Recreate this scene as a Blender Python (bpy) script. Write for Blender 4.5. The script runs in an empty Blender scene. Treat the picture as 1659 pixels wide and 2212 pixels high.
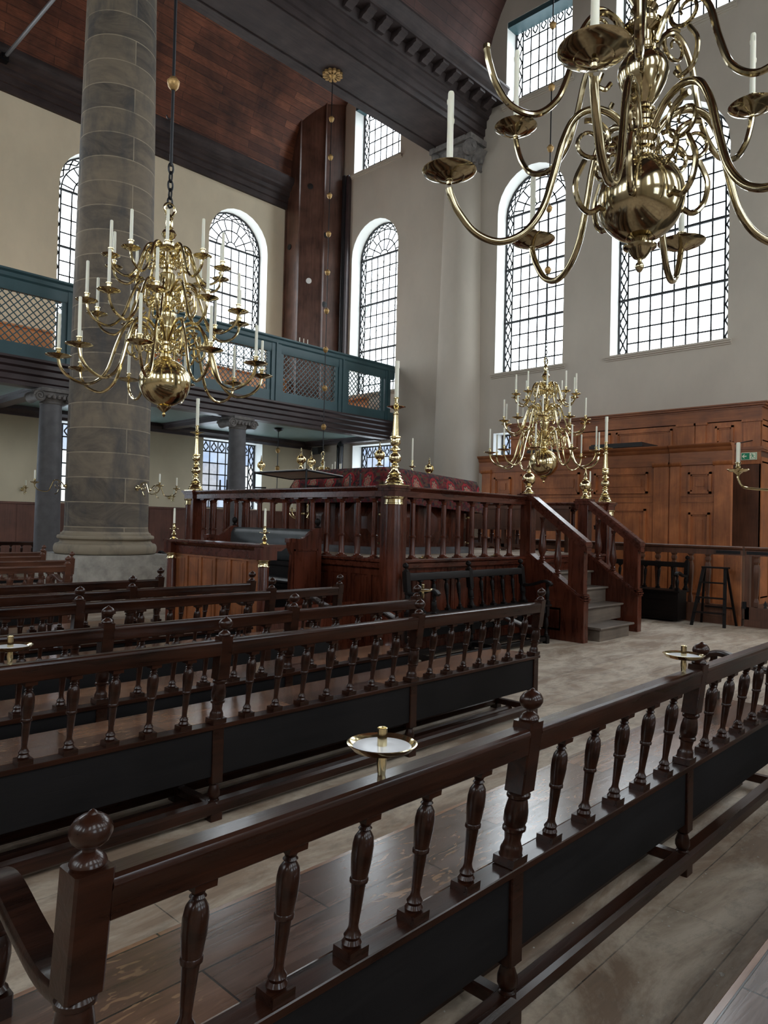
import bpy, bmesh, math, random
from mathutils import Vector, Matrix
from mathutils.geometry import tessellate_polygon
PI = math.pi
rnd = random.Random(7)
scn = bpy.context.scene
C = scn.collection
sin, cos, R_ = math.sin, math.cos, math.radians

# ------------------------------------------------------------------ materials
def newmat(name):
    m = bpy.data.materials.new(name); m.use_nodes = True
    nt = m.node_tree
    return m, nt, nt.nodes['Principled BSDF']
def N(nt, t, **kw):
    n = nt.nodes.new(t)
    for k, v in kw.items():
        if k in n.inputs.keys(): n.inputs[k].default_value = v
        else: setattr(n, k, v)
    return n
def ramp(nt, fac, stops):
    r = N(nt, 'ShaderNodeValToRGB')
    e = r.color_ramp.elements
    while len(e) < len(stops): e.new(0.5)
    for i, (p, c) in enumerate(stops):
        e[i].position = p; e[i].color = (c[0], c[1], c[2], 1)
    nt.links.new(fac, r.inputs[0]); return r.outputs[0]
def mixc(nt, f, a, b, mode='MIX'):
    m = N(nt, 'ShaderNodeMix', data_type='RGBA', blend_type=mode)
    if isinstance(f, (int, float)): m.inputs[0].default_value = f
    else: nt.links.new(f, m.inputs[0])
    for i, v in ((6, a), (7, b)):
        if isinstance(v, tuple): m.inputs[i].default_value = (*v, 1)
        else: nt.links.new(v, m.inputs[i])
    return m.outputs[2]
def coords(nt, kind='Object', scale=(1, 1, 1), rot=(0, 0, 0)):
    tc = N(nt, 'ShaderNodeTexCoord'); mp = N(nt, 'ShaderNodeMapping')
    mp.inputs['Scale'].default_value = scale; mp.inputs['Rotation'].default_value = rot
    nt.links.new(tc.outputs[kind], mp.inputs[0]); return mp.outputs[0]
def bump(nt, p, h, s=.3, d=.01):
    b = N(nt, 'ShaderNodeBump'); b.inputs['Strength'].default_value = s; b.inputs['Distance'].default_value = d
    nt.links.new(h, b.inputs['Height']); nt.links.new(b.outputs[0], p.inputs['Normal'])
def noise(nt, vec, sc, det=4, rough=.6, dist=0):
    n = N(nt, 'ShaderNodeTexNoise'); n.inputs['Scale'].default_value = sc
    n.inputs['Detail'].default_value = det; n.inputs['Roughness'].default_value = rough
    n.inputs['Distortion'].default_value = dist
    nt.links.new(vec, n.inputs['Vector']); return n.outputs[0]
def wood(name, dark, light, rough=(.25, .45), stretch=(1.2, 14, 14), bs=.25, coat=0., spec=.5):
    m, nt, p = newmat(name)
    v = coords(nt, 'Object', stretch)
    f = noise(nt, v, 1.8, 6, .65, .6)
    v2 = coords(nt, 'Object', (1.5, 1.5, 1.5)); f2 = noise(nt, v2, 1.3, 3, .5)
    c = ramp(nt, f, [(.3, dark), (.72, light)])
    c = mixc(nt, f2, c, tuple(x * .55 for x in dark), 'MIX') if False else mixc(nt, .35, c, ramp(nt, f2, [(.35, tuple(x * .5 for x in dark)), (.7, tuple(min(1, x * 1.3) for x in light))]))
    nt.links.new(c, p.inputs['Base Color'])
    r = N(nt, 'ShaderNodeMapRange'); r.inputs[3].default_value = rough[0]; r.inputs[4].default_value = rough[1]
    nt.links.new(f, r.inputs[0]); nt.links.new(r.outputs[0], p.inputs['Roughness'])
    p.inputs['Coat Weight'].default_value = coat; p.inputs['Coat Roughness'].default_value = .13
    p.inputs['Specular IOR Level'].default_value = spec
    bump(nt, p, f, bs, .004)
    return m
M = {}
M['bench'] = wood('dark_bench_wood', (.0045, .0018, .0012), (.040, .0125, .006), (.2, .4), bs=.4, coat=.35, spec=.16)
M['bench_brown'] = wood('brown_bench_wood', (.05, .016, .008), (.15, .055, .028), (.3, .5))
M['apron'] = wood('blackened_apron_wood', (.003, .0025, .0028), (.009, .0075, .0075), (.55, .75), spec=.18)
M['black_wood'] = wood('black_stained_wood', (.0025, .002, .002), (.012, .0075, .006), (.4, .6), spec=.14)
M['mahogany'] = wood('red_mahogany', (.016, .0036, .002), (.125, .030, .014), (.2, .36), (9, 9, 1.0), .04, coat=.2, spec=.3)
M['mahogany_h'] = wood('red_mahogany_rail', (.018, .004, .0024), (.12, .029, .014), (.2, .36), (1.2, 10, 10), .04, coat=.3, spec=.3)
M['desk'] = wood('golden_brown_panel_wood', (.13, .036, .012), (.36, .125, .042), (.3, .45), (14, 14, 1.2), .1)
M['cab'] = wood('amber_oak', (.24, .066, .020), (.50, .17, .052), (.35, .5), (12, 12, .9), .12)
M['cab_h'] = wood('amber_oak_rail', (.15, .042, .014), (.34, .115, .038), (.35, .5), (12, .9, 12), .12)
M['cab_dark'] = wood('old_brown_oak', (.05, .019, .010), (.15, .06, .032), (.35, .5), (12, 12, .9), .1)
M['wains'] = wood('wainscot_wood', (.085, .028, .017), (.18, .068, .042), (.4, .6), (12, 12, .8), .1)
M['beam'] = wood('grey_brown_beam_wood', (.018, .012, .012), (.062, .044, .042), (.5, .7), (.8, 9, 9), .2, spec=.3)
M['gbeam'] = wood('purple_brown_painted_wood', (.028, .016, .017), (.055, .033, .034), (.3, .5), (.8, 9, 9), .1)
M['shaft'] = wood('tall_case_wood', (.045, .019, .013), (.15, .072, .050), (.25, .45), (10, 10, .7), .1)
M['pew_or'] = wood('orange_pew_wood', (.50, .19, .06), (.80, .38, .14), (.4, .6), (1, 10, 10), .1)
M['step'] = wood('worn_step_wood', (.06, .044, .033), (.16, .12, .09), (.5, .75), (1, 12, 12), .2)

def plain(name, col, rough=.6, metal=0., var=0., sc=3, spec=.5, bs=0):
    m, nt, p = newmat(name)
    p.inputs['Base Color'].default_value = (*col, 1); p.inputs['Roughness'].default_value = rough
    p.inputs['Metallic'].default_value = metal; p.inputs['Specular IOR Level'].default_value = spec
    if var or bs:
        f = noise(nt, coords(nt, 'Object'), sc, 5, .6)
        if var:
            c = ramp(nt, f, [(.3, tuple(max(0, x * (1 - var)) for x in col)), (.7, tuple(min(1, x * (1 + var)) for x in col))])
            nt.links.new(c, p.inputs['Base Color'])
        if bs: bump(nt, p, f, bs, .01)
    return m
M['teal'] = plain('teal_paint', (.040, .088, .100), .42, var=.12, sc=2)
M['gceil'] = plain('grey_green_boards', (.17, .235, .215), .38, var=.06)
M['stone_s'] = plain('grey_painted_stone', (.105, .100, .105), .55, var=.25, sc=4, bs=.15)
M['stone_c'] = plain('carved_grey_stone', (.17, .155, .145), .7, var=.35, sc=9, bs=.3)
M['plinth'] = plain('plinth_stone', (.36, .33, .285), .7, var=.3, sc=5, bs=.3)
M['candle'] = plain('candle_wax', (.88, .86, .72), .45)
M['candle'].node_tree.nodes['Principled BSDF'].inputs['Subsurface Weight'].default_value = .25
M['candle'].node_tree.nodes['Principled BSDF'].inputs['Subsurface Radius'].default_value = (.02, .015, .01)
M['wick'] = plain('burnt_wick', (.01, .01, .01), .9)
M['wax'] = plain('white_wax', (.74, .74, .76), .25)
M['iron'] = plain('black_iron', (.015, .015, .017), .4, .6)
M['came'] = plain('dark_lead', (.022, .024, .027), .6)
M['pipe'] = plain('black_pipe', (.012, .012, .014), .25)
M['leather'] = plain('black_leather', (.028, .032, .034), .36, var=.35, sc=5, bs=.1)
M['velvet'] = plain('dark_cushion', (.02, .022, .026), .3)
M['black'] = plain('black_plastic', (.012, .012, .012), .4)
M['white'] = plain('white_paint', (.75, .75, .72), .5)
M['reveal'] = plain('white_reveal_plaster', (.80, .80, .76), .7)
M['fringe'] = plain('red_tassel', (.35, .03, .02), .8)
M['board'] = plain('reading_board_underside', (.80, .77, .72), .6, var=.1)
M['signg'] = plain('sign_green', (.0, .22, .10), .5)
M['signw'] = plain('sign_cream', (.78, .82, .62), .5)
M['gilt'] = plain('gilt_wood', (.42, .26, .10), .45, .7, var=.3, sc=30)
def brass(name, col, rough, var):
    m, nt, p = newmat(name)
    f = noise(nt, coords(nt, 'Object'), 9, 4, .6)
    c = ramp(nt, f, [(.3, tuple(x * (1 - var) for x in col)), (.7, col)])
    nt.links.new(c, p.inputs['Base Color']); p.inputs['Metallic'].default_value = 1
    r = N(nt, 'ShaderNodeMapRange'); r.inputs[3].default_value = rough * .6; r.inputs[4].default_value = rough * 1.5
    nt.links.new(f, r.inputs[0]); nt.links.new(r.outputs[0], p.inputs['Roughness'])
    return m
M['brass'] = brass('polished_brass', (.84, .71, .42), .12, .2)
M['brass_old'] = brass('tarnished_brass', (.56, .47, .30), .11, .4)
def plaster(name, col):
    m, nt, p = newmat(name)
    f = noise(nt, coords(nt, 'Object', (1, 1, .6)), .5, 6, .65)
    f2 = noise(nt, coords(nt, 'Object'), 14, 4, .6)
    c = ramp(nt, f, [(.32, tuple(x * .86 for x in col)), (.62, col)])
    nt.links.new(c, p.inputs['Base Color']); p.inputs['Roughness'].default_value = .85
    bump(nt, p, f2, .06, .01); return m
M['plaster'] = plaster('end_wall_plaster', (.56, .50, .42))
M['plaster_w'] = plaster('cream_plaster', (.78, .68, .50))
def bricks(name, w, h, mortar, c1, c2, mc, kind='Object', rough=.5, rot=(0, 0, 0), off=.5, bs=.4, grain=(1.2, 14, 14), gmix=.4, rr=.15, scale=(1, 1, 1), dist=.004):
    m, nt, p = newmat(name)
    b = N(nt, 'ShaderNodeTexBrick'); b.offset = off
    nt.links.new(coords(nt, kind, scale, rot), b.inputs['Vector'])
    b.inputs['Scale'].default_value = 1; b.inputs['Brick Width'].default_value = w; b.inputs['Row Height'].default_value = h
    b.inputs['Mortar Size'].default_value = mortar; b.inputs['Mortar Smooth'].default_value = .3
    b.inputs['Color1'].default_value = (*c1, 1); b.inputs['Color2'].default_value = (*c2, 1); b.inputs['Mortar'].default_value = (*mc, 1)
    f = noise(nt, coords(nt, kind, grain), 1.8, 6, .65, .8)
    g = ramp(nt, f, [(.28, (.42, .42, .42)), (.7, (1.25, 1.25, 1.25))])
    c = mixc(nt, gmix, b.outputs[0], mixc(nt, 1., b.outputs[0], g, 'MULTIPLY'))
    nt.links.new(c, p.inputs['Base Color'])
    r = N(nt, 'ShaderNodeMapRange'); r.inputs[3].default_value = rough - rr; r.inputs[4].default_value = rough + rr
    nt.links.new(f, r.inputs[0]); nt.links.new(r.outputs[0], p.inputs['Roughness'])
    inv = N(nt, 'ShaderNodeMath', operation='MULTIPLY_ADD'); inv.inputs[1].default_value = -1.; inv.inputs[2].default_value = 1
    nt.links.new(b.outputs['Fac'], inv.inputs[0])
    ad = N(nt, 'ShaderNodeMath', operation='MULTIPLY_ADD'); ad.inputs[1].default_value = .25
    nt.links.new(f, ad.inputs[0]); nt.links.new(inv.outputs[0], ad.inputs[2])
    bump(nt, p, ad.outputs[0], bs, dist)
    return m, nt, p, c
M['seat'] = bricks('oak_seat_boards', .82, .2, .003, (.06, .033, .025), (.33, .155, .08), (.006, .004, .003), rough=.21, rr=.09, bs=.5, gmix=.8)[0]
M['seat'].node_tree.nodes['Principled BSDF'].inputs['Coat Weight'].default_value = .35
M['seat'].node_tree.nodes['Principled BSDF'].inputs['Coat Roughness'].default_value = .16
M['floor'], nt, p, c = bricks('sanded_floor_boards', 3.1, .31, .003, (.25, .17, .115), (.40, .295, .21), (.05, .035, .025), rough=.7, rr=.12, bs=.5, gmix=.35)
f = noise(nt, coords(nt, 'Object', (.45, 1.0, 1)), 2.2, 7, .72, .5)
c2 = mixc(nt, ramp(nt, f, [(.42, (0, 0, 0)), (.62, (.75, .75, .75))]), c, (.62, .53, .42))
f = noise(nt, coords(nt, 'Object', (1, 1.6, 1)), 7, 5, .7)
c2 = mixc(nt, ramp(nt, f, [(.30, (.45, .45, .45)), (.5, (0, 0, 0))]), c2, (.15, .13, .105))
nt.links.new(c2, p.inputs['Base Color'])
M['vault'] = bricks('vault_boards', 2.6, .24, .006, (.10, .032, .018), (.24, .085, .042), (.015, .006, .005), 'UV', rough=.65, gmix=.8, bs=.6, dist=.01)[0]
M['vault_d'] = bricks('nave_vault_boards', 2.6, .26, .006, (.085, .040, .034), (.12, .055, .045), (.02, .012, .01), 'UV', rough=.7, gmix=.5, bs=.5, dist=.01)[0]
M['gboards'] = bricks('gallery_ceiling_boards', 30, .14, .004, (.17, .235, .215), (.18, .245, .222), (.07, .10, .09), rough=.38, gmix=.15, bs=.4)[0]
M['stone'], nt, p, c = bricks('sandstone_drums', 2.45, .468, .011, (.055, .047, .042), (.17, .135, .098), (.34, .28, .20), 'UV', rough=.8, gmix=.35, bs=.5, grain=(1, 3, 1), rr=.1, dist=.01)
f = noise(nt, coords(nt, 'Object', (1, 1, 1.8)), 1.1, 7, .7, 1.2)
c2 = mixc(nt, ramp(nt, f, [(.40, (0, 0, 0)), (.66, (.55, .55, .55))]), c, (.26, .20, .135))
f = noise(nt, coords(nt, 'Object', (1, 1, .35)), 2.6, 5, .6, .3)
c2 = mixc(nt, ramp(nt, f, [(.33, (.65, .65, .65)), (.52, (0, 0, 0))]), c2, (.055, .055, .058))
nt.links.new(c2, p.inputs['Base Color'])
def stain(m, sc, lo, hi, dark, light, kind='Object', stretch=(1, 1, 1)):
    nt = m.node_tree; p = nt.nodes['Principled BSDF']; src = p.inputs['Base Color'].links[0].from_socket
    f = noise(nt, coords(nt, kind, stretch), sc, 5, .65, .6)
    g = ramp(nt, f, [(lo, (dark,) * 3), (hi, (light,) * 3)])
    nt.links.new(mixc(nt, 1., src, g, 'MULTIPLY'), p.inputs['Base Color'])
stain(M['vault'], .55, .36, .62, .45, 1.5); stain(M['vault_d'], .4, .36, .62, .6, 1.25)
stain(M['cab'], 1.2, .35, .62, .72, 1.12); stain(M['desk'], 2.5, .35, .62, .7, 1.15)
# flecked oak for the front bench seat: medullary flecks
def add_flecks(m):
    nt = m.node_tree; p = nt.nodes['Principled BSDF']
    src = p.inputs['Base Color'].links[0].from_socket
    f = noise(nt, coords(nt, 'Object', (5, 16, 16)), 1.5, 2, .5, 2.5)
    msk = ramp(nt, f, [(.60, (0, 0, 0)), (.64, (.34, .34, .34))])
    f3 = noise(nt, coords(nt, 'Object', (1, 1, 1)), 1.7, 2, .5)
    m2 = mixc(nt, 1., msk, ramp(nt, f3, [(.48, (0, 0, 0)), (.58, (1, 1, 1))]), 'MULTIPLY')
    nt.links.new(mixc(nt, m2, src, (.52, .30, .16)), p.inputs['Base Color'])
add_flecks(M['seat'])
# glass
m, nt, p = newmat('window_glass')
tr = N(nt, 'ShaderNodeBsdfTransparent'); tr.inputs[0].default_value = (.93, .97, .99, 1)
gl = N(nt, 'ShaderNodeBsdfGlossy'); gl.inputs['Roughness'].default_value = .05
mx = N(nt, 'ShaderNodeMixShader'); mx.inputs[0].default_value = .05
nt.links.new(tr.outputs[0], mx.inputs[1]); nt.links.new(gl.outputs[0], mx.inputs[2])
nt.links.new(mx.outputs[0], nt.nodes['Material Output'].inputs[0]); M['glass'] = m
m, nt, p = newmat('obscured_lower_glass')
f = noise(nt, coords(nt, 'Object'), 1.3, 2, .5)
tr = N(nt, 'ShaderNodeBsdfTransparent'); nt.links.new(ramp(nt, f, [(.35, (.62, .72, .86)), (.6, (.85, .9, .94))]), tr.inputs[0])
gl = N(nt, 'ShaderNodeBsdfGlossy'); gl.inputs['Roughness'].default_value = .1
mx = N(nt, 'ShaderNodeMixShader'); mx.inputs[0].default_value = .06
nt.links.new(tr.outputs[0], mx.inputs[1]); nt.links.new(gl.outputs[0], mx.inputs[2])
nt.links.new(mx.outputs[0], nt.nodes['Material Output'].inputs[0]); M['glass_low'] = m
# carpet cloth with a row of medallions
m, nt, p = newmat('red_patterned_carpet')
tc = N(nt, 'ShaderNodeTexCoord'); sp = N(nt, 'ShaderNodeSeparateXYZ'); nt.links.new(tc.outputs['UV'], sp.inputs[0])
def mth(op, a, b=None, c=None):
    n = N(nt, 'ShaderNodeMath', operation=op)
    for i, v in enumerate((a, b, c)):
        if v is None: continue
        if isinstance(v, (int, float)): n.inputs[i].default_value = v
        else: nt.links.new(v, n.inputs[i])
    return n.outputs[0]
u = mth('SUBTRACT', mth('FRACT', mth('DIVIDE', sp.outputs[0], .40)), .5)
uu = mth('MULTIPLY', u, .40 / .115); vv = mth('DIVIDE', mth('ADD', sp.outputs[1], .235), .155)
d = mth('SQRT', mth('ADD', mth('MULTIPLY', uu, uu), mth('MULTIPLY', vv, vv)))
ang = mth('ARCTAN2', vv, uu)
d2 = mth('ADD', d, mth('MULTIPLY', mth('SINE', mth('MULTIPLY', ang, 8)), .09))
med = ramp(nt, mth('MULTIPLY', d2, .7), [(.0, (.02, .02, .03)), (.10, (.42, .30, .20)), (.22, (.30, .02, .03)), (.36, (.34, .22, .15)), (.47, (.03, .008, .012)), (.56, (.28, .015, .02)), (.70, (.28, .015, .02)), (.71, (.28, .015, .02))])
vo = N(nt, 'ShaderNodeTexVoronoi'); vo.inputs['Scale'].default_value = 26; nt.links.new(tc.outputs['UV'], vo.inputs['Vector'])
bg = ramp(nt, vo.outputs['Color'], [(.2, (.11, .006, .01)), (.45, (.012, .01, .016)), (.6, (.07, .05, .025)), (.8, (.15, .01, .015)), (1, (.12, .07, .04))])
msk = ramp(nt, d, [(.98, (1, 1, 1)), (1.0, (0, 0, 0))])
nt.links.new(mixc(nt, msk, bg, med), p.inputs['Base Color']); p.inputs['Roughness'].default_value = .95
bump(nt, p, noise(nt, tc.outputs['UV'], 180, 2), .5, .004); M['carpet'] = m

# ------------------------------------------------------------------ mesh builder
class MB:
    def __init__(s): s.v = []; s.f = []; s.uv = {}
    def add(s, vs, fs, Mx=None, uvs=None):
        o = len(s.v)
        s.v += [tuple(Mx @ Vector(v)) if Mx else tuple(v) for v in vs]
        for i, f in enumerate(fs):
            if uvs: s.uv[len(s.f)] = uvs[i]
            s.f.append([o + k for k in f])
        return s
    def box(s, x0, x1, y0, y1, z0, z1, Mx=None):
        v = [(x, y, z) for x in (x0, x1) for y in (y0, y1) for z in (z0, z1)]
        return s.add(v, [(0, 1, 3, 2), (4, 6, 7, 5), (0, 4, 5, 1), (2, 3, 7, 6), (0, 2, 6, 4), (1, 5, 7, 3)], Mx)
    def prism(s, poly, a, b, axis='x', Mx=None):
        n = len(poly)
        def P(q, t):
            return {'x': (t, q[0], q[1]), 'y': (q[0], t, q[1]), 'z': (q[0], q[1], t)}[axis]
        v = [P(q, a) for q in poly] + [P(q, b) for q in poly]
        fs = [(i, (i + 1) % n, n + (i + 1) % n, n + i) for i in range(n)]
        tri = tessellate_polygon([[Vector((q[0], q[1], 0)) for q in poly]])
        fs += [tuple(t) for t in tri] + [tuple(n + k for k in reversed(t)) for t in tri]
        return s.add(v, fs, Mx)
    def cbox(s, x0, x1, y0, y1, z0, z1, c=.006, axis='x', Mx=None):
        if axis == 'x': a0, a1, b0, b1, t0, t1 = y0, y1, z0, z1, x0, x1
        elif axis == 'y': a0, a1, b0, b1, t0, t1 = x0, x1, z0, z1, y0, y1
        else: a0, a1, b0, b1, t0, t1 = x0, x1, y0, y1, z0, z1
        p = [(a0 + c, b0), (a1 - c, b0), (a1, b0 + c), (a1, b1 - c), (a1 - c, b1), (a0 + c, b1), (a0, b1 - c), (a0, b0 + c)]
        return s.prism(p, t0, t1, axis, Mx)
    def lathe(s, prof, seg=20, o=(0, 0, 0), Mx=None, ang=(0, 2 * PI), uv=False):
        full = abs(ang[1] - ang[0] - 2 * PI) < 1e-6
        n = seg if full else seg + 1
        v = []; fs = []; uvs = []
        for (r, z) in prof:
            for i in range(n):
                t = ang[0] + (ang[1] - ang[0]) * i / seg
                v.append((o[0] + r * cos(t), o[1] + r * sin(t), o[2] + z))
        rr = max(r for r, z in prof)
        for j in range(len(prof) - 1):
            for i in range(seg):
                a = j * n + i; b = j * n + (i + 1) % n
                fs.append((a, b, b + n, a + n))
                u0 = rr * (ang[1] - ang[0]) * i / seg; u1 = rr * (ang[1] - ang[0]) * (i + 1) / seg
                uvs.append([(u0, prof[j][1]), (u1, prof[j][1]), (u1, prof[j + 1][1]), (u0, prof[j + 1][1])])
        if full:
            if prof[0][0] > 1e-4: fs.append(tuple(reversed(range(n)))); uvs.append([(0, 0)] * n)
            if prof[-1][0] > 1e-4: fs.append(tuple(range((len(prof) - 1) * n, len(prof) * n))); uvs.append([(0, 0)] * n)
        return s.add(v, fs, Mx, uvs if uv else None)
    def tube(s, pts, r, seg=8, Mx=None, cap=True, closed=False):
        pts = [Vector(p) for p in pts]; n = len(pts)
        rs = r if isinstance(r, (list, tuple)) else [r] * n
        v = []; fs = []; up = None
        for i, p in enumerate(pts):
            if closed: d = (pts[(i + 1) % n] - pts[i - 1])
            else: d = pts[min(i + 1, n - 1)] - pts[max(i - 1, 0)]
            d.normalize()
            if up is None:
                up = Vector((0, 0, 1)) if abs(d.z) < .9 else Vector((1, 0, 0))
            a = d.cross(up); a.normalize(); b = a.cross(d); up = b.copy()
            for k in range(seg):
                t = 2 * PI * k / seg
                v.append(p + rs[i] * (a * cos(t) + b * sin(t)))
        m = n if closed else n - 1
        for i in range(m):
            for k in range(seg):
                j = (i + 1) % n
                fs.append((i * seg + k, i * seg + (k + 1) % seg, j * seg + (k + 1) % seg, j * seg + k))
        if cap and not closed:
            fs.append(tuple(reversed(range(seg)))); fs.append(tuple(range((n - 1) * seg, n * seg)))
        return s.add(v, fs, Mx)
    def bar(s, a, b, w, t, nrm=(0, 0, 1)):
        a = Vector(a); b = Vector(b); d = (b - a).normalized(); n = Vector(nrm).normalized()
        sd = d.cross(n).normalized() * (w / 2); n = n * (t / 2)
        v = [p + i * sd + j * n for p in (a, b) for i in (-1, 1) for j in (-1, 1)]
        return s.add(v, [(0, 1, 3, 2), (4, 6, 7, 5), (0, 4, 5, 1), (2, 3, 7, 6), (0, 2, 6, 4), (1, 5, 7, 3)])
    def mesh(s, name, mat, ang=.6):
        bm = bmesh.new()
        vs = [bm.verts.new(v) for v in s.v]
        uvl = bm.loops.layers.uv.new('UVMap') if s.uv else None
        for i, f in enumerate(s.f):
            if len(set(f)) < 3: continue
            try: fc = bm.faces.new([vs[k] for k in f])
            except ValueError: continue
            fc.smooth = True
            if uvl and i in s.uv:
                for l, q in zip(fc.loops, s.uv[i]): l[uvl].uv = q
        if not s.uv: bmesh.ops.remove_doubles(bm, verts=bm.verts, dist=1e-6)
        bmesh.ops.recalc_face_normals(bm, faces=bm.faces)
        for e in bm.edges:
            if len(e.link_faces) == 2:
                if e.calc_face_angle(0) > ang: e.smooth = False
            else: e.smooth = False
        me = bpy.data.meshes.new(name); bm.to_mesh(me); bm.free()
        if isinstance(mat, str): mat = M[mat]
        me.materials.append(mat); return me
    def build(s, name, mat, parent=None, loc=(0, 0, 0), rot=(0, 0, 0), ang=.6):
        return link(name, s.mesh(name, mat, ang), parent, loc, rot)
def link(name, me, parent=None, loc=(0, 0, 0), rot=(0, 0, 0)):
    o = bpy.data.objects.new(name, me); C.objects.link(o)
    o.location = loc; o.rotation_euler = rot
    if parent: o.parent = parent
    return o
def thing(name, label, cat, loc=(0, 0, 0), rotz=0, group=None):
    o = bpy.data.objects.new(name, None); C.objects.link(o)
    o.empty_display_size = .1
    o.location = loc; o.rotation_euler = (0, 0, rotz)
    o['label'] = label; o['category'] = cat
    if group: o['group'] = group
    return o
def tag(o, label, cat, group=None):
    o['label'] = label; o['category'] = cat
    if group: o['group'] = group
    return o
def struct(o): o['kind'] = 'structure'; return o
def smooth_path(pts, k=6):
    P = [Vector(p) for p in pts]; P = [2 * P[0] - P[1]] + P + [2 * P[-1] - P[-2]]
    out = []
    for i in range(1, len(P) - 2):
        a, b, c, d = P[i - 1:i + 3]
        for j in range(k):
            t = j / k
            out.append(.5 * ((2 * b) + (c - a) * t + (2 * a - 5 * b + 4 * c - d) * t * t + (3 * b - a - 3 * c + d) * t ** 3))
    out.append(P[-2]); return out

# ------------------------------------------------------------------ camera
EYE = Vector((0, 0, 1.6)); yaw, pit, rol = R_(43.684), R_(.923), R_(1.381)
F = Vector((cos(yaw) * cos(pit), sin(yaw) * cos(pit), sin(pit)))
R0 = Vector((sin(yaw), -cos(yaw), 0)); U0 = R0.cross(F)
Rr = R0 * cos(rol) + U0 * sin(rol); Uu = -R0 * sin(rol) + U0 * cos(rol)
cam = bpy.data.cameras.new('camera'); co = bpy.data.objects.new('camera', cam); C.objects.link(co)
co.matrix_world = Matrix(((Rr.x, Uu.x, -F.x, EYE.x), (Rr.y, Uu.y, -F.y, EYE.y), (Rr.z, Uu.z, -F.z, EYE.z), (0, 0, 0, 1)))
cam.sensor_fit = 'VERTICAL'; cam.sensor_height = 36; cam.lens = 1556.4 * 36 / 2212; cam.clip_start = .05; cam.clip_end = 300
scn.camera = co

# ------------------------------------------------------------------ constants of the hall
XE, YL, YR, XB = 17.65, 20.8, -6.6, -13.0
YC, YC2 = 13.75, .45          # the two column lines
ZS = 13.25                    # underside of the great beams

# ------------------------------------------------------------------ walls with window openings
def arch(u0, u1, v0, v1, n=14):
    r = (u1 - u0) / 2; vs = v1 - r; uc = (u0 + u1) / 2
    return [(u0, v0), (u1, v0)] + [(uc + r * cos(PI * i / n), vs + r * sin(PI * i / n)) for i in range(n + 1)]
def rect(u0, u1, v0, v1): return [(u0, v0), (u1, v0), (u1, v1), (u0, v1)]
def wall(name, mapf, outline, holes, mat, th=.55):
    """mapf(u, v, d): d = depth into the wall, away from the room"""
    mb = MB()
    tri = tessellate_polygon([[Vector((q[0], q[1], 0)) for q in outline]] + [[Vector((q[0], q[1], 0)) for q in h] for h in holes])
    flat = list(outline) + [q for h in holes for q in h]
    mb.add([mapf(u, v, 0) for u, v in flat], [tuple(t) for t in tri])
    mb.add([mapf(u, v, th) for u, v in flat], [tuple(t) for t in tri])
    o = struct(mb.build(name, mat, ang=.3))
    rv = MB()
    for h in holes:
        n = len(h)
        rv.add([mapf(u, v, 0) for u, v in h] + [mapf(u, v, th) for u, v in h], [(i, (i + 1) % n, n + (i + 1) % n, n + i) for i in range(n)])
    rv.build('window_reveal', 'reveal', o, ang=.5)
    return o
end_h = []
END = [('a', 16.5, 18.75, 6.12, 12.2), ('a', 10.2, 12.45, 6.12, 12.05), ('a', 5.87, 8.80, 6.12, 12.25), ('a', 1.75, 4.0, 6.12, 12.05), ('a', -4.6, -2.35, 6.12, 12.2),
       ('r', 16.5, 18.75, 14.08, 16.6), ('r', 10.1, 12.25, 14.08, 16.6), ('r', 5.87, 8.80, 14.08, 16.8), ('r', 1.75, 4.0, 14.08, 16.6), ('r', -4.6, -2.35, 14.08, 16.6),
       ('l', 16.3, 18.47, 2.0, 4.33), ('l', 10.2, 12.44, 2.0, 4.35)]
LEFT = [('a', c - 1.2, c + 1.2, 6.12, 12.28) for c in (14.25, 9.35, 4.5, -.4, -5.2)] + [('l', c - 1.2, c + 1.2, 1.99, 4.3) for c in (14.25, 9.6, 4.5, -.4, -5.2)]
RIGHT = [('a', c - 1.2, c + 1.2, 6.12, 12.2) for c in (14.25, 9.35, 4.5, -.4, -5.2)] + [('l', c - 1.2, c + 1.2, 1.99, 4.3) for c in (14.25, 9.6, 4.5, -.4)]
BACK = [('a', 16.5, 18.75, 6.12, 12.2), ('a', 10.2, 12.45, 6.12, 12.05), ('a', 5.87, 8.80, 6.12, 12.25), ('a', 1.75, 4.0, 6.12, 12.05), ('a', -4.6, -2.35, 6.12, 12.2)]
def holes(L): return [arch(a, b, c, d) if k == 'a' else rect(a, b, c, d) for k, a, b, c, d in L]
fE = lambda u, v, d: (XE + d, u, v)
fL = lambda u, v, d: (u, YL + d, v)
fR = lambda u, v, d: (u, YR - d, v)
fB = lambda u, v, d: (XB - d, u, v)
wall('wall_end', fE, rect(YR - .55, YL + .55, 0, 21), holes(END), 'plaster')
wall('wall_left', fL, rect(XB, XE, 0, 19), holes(LEFT), 'plaster_w')
wall('wall_right', fR, rect(XB, XE, 0, 19), holes(RIGHT), 'plaster_w')
wall('wall_back', fB, rect(YR - .55, YL + .55, 0, 21), holes(BACK), 'plaster')
mb = MB(); mb.box(XB - .5, XE + .5, YR - .5, YL + .5, -.2, 0); struct(mb.build('floor', 'floor'))

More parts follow.
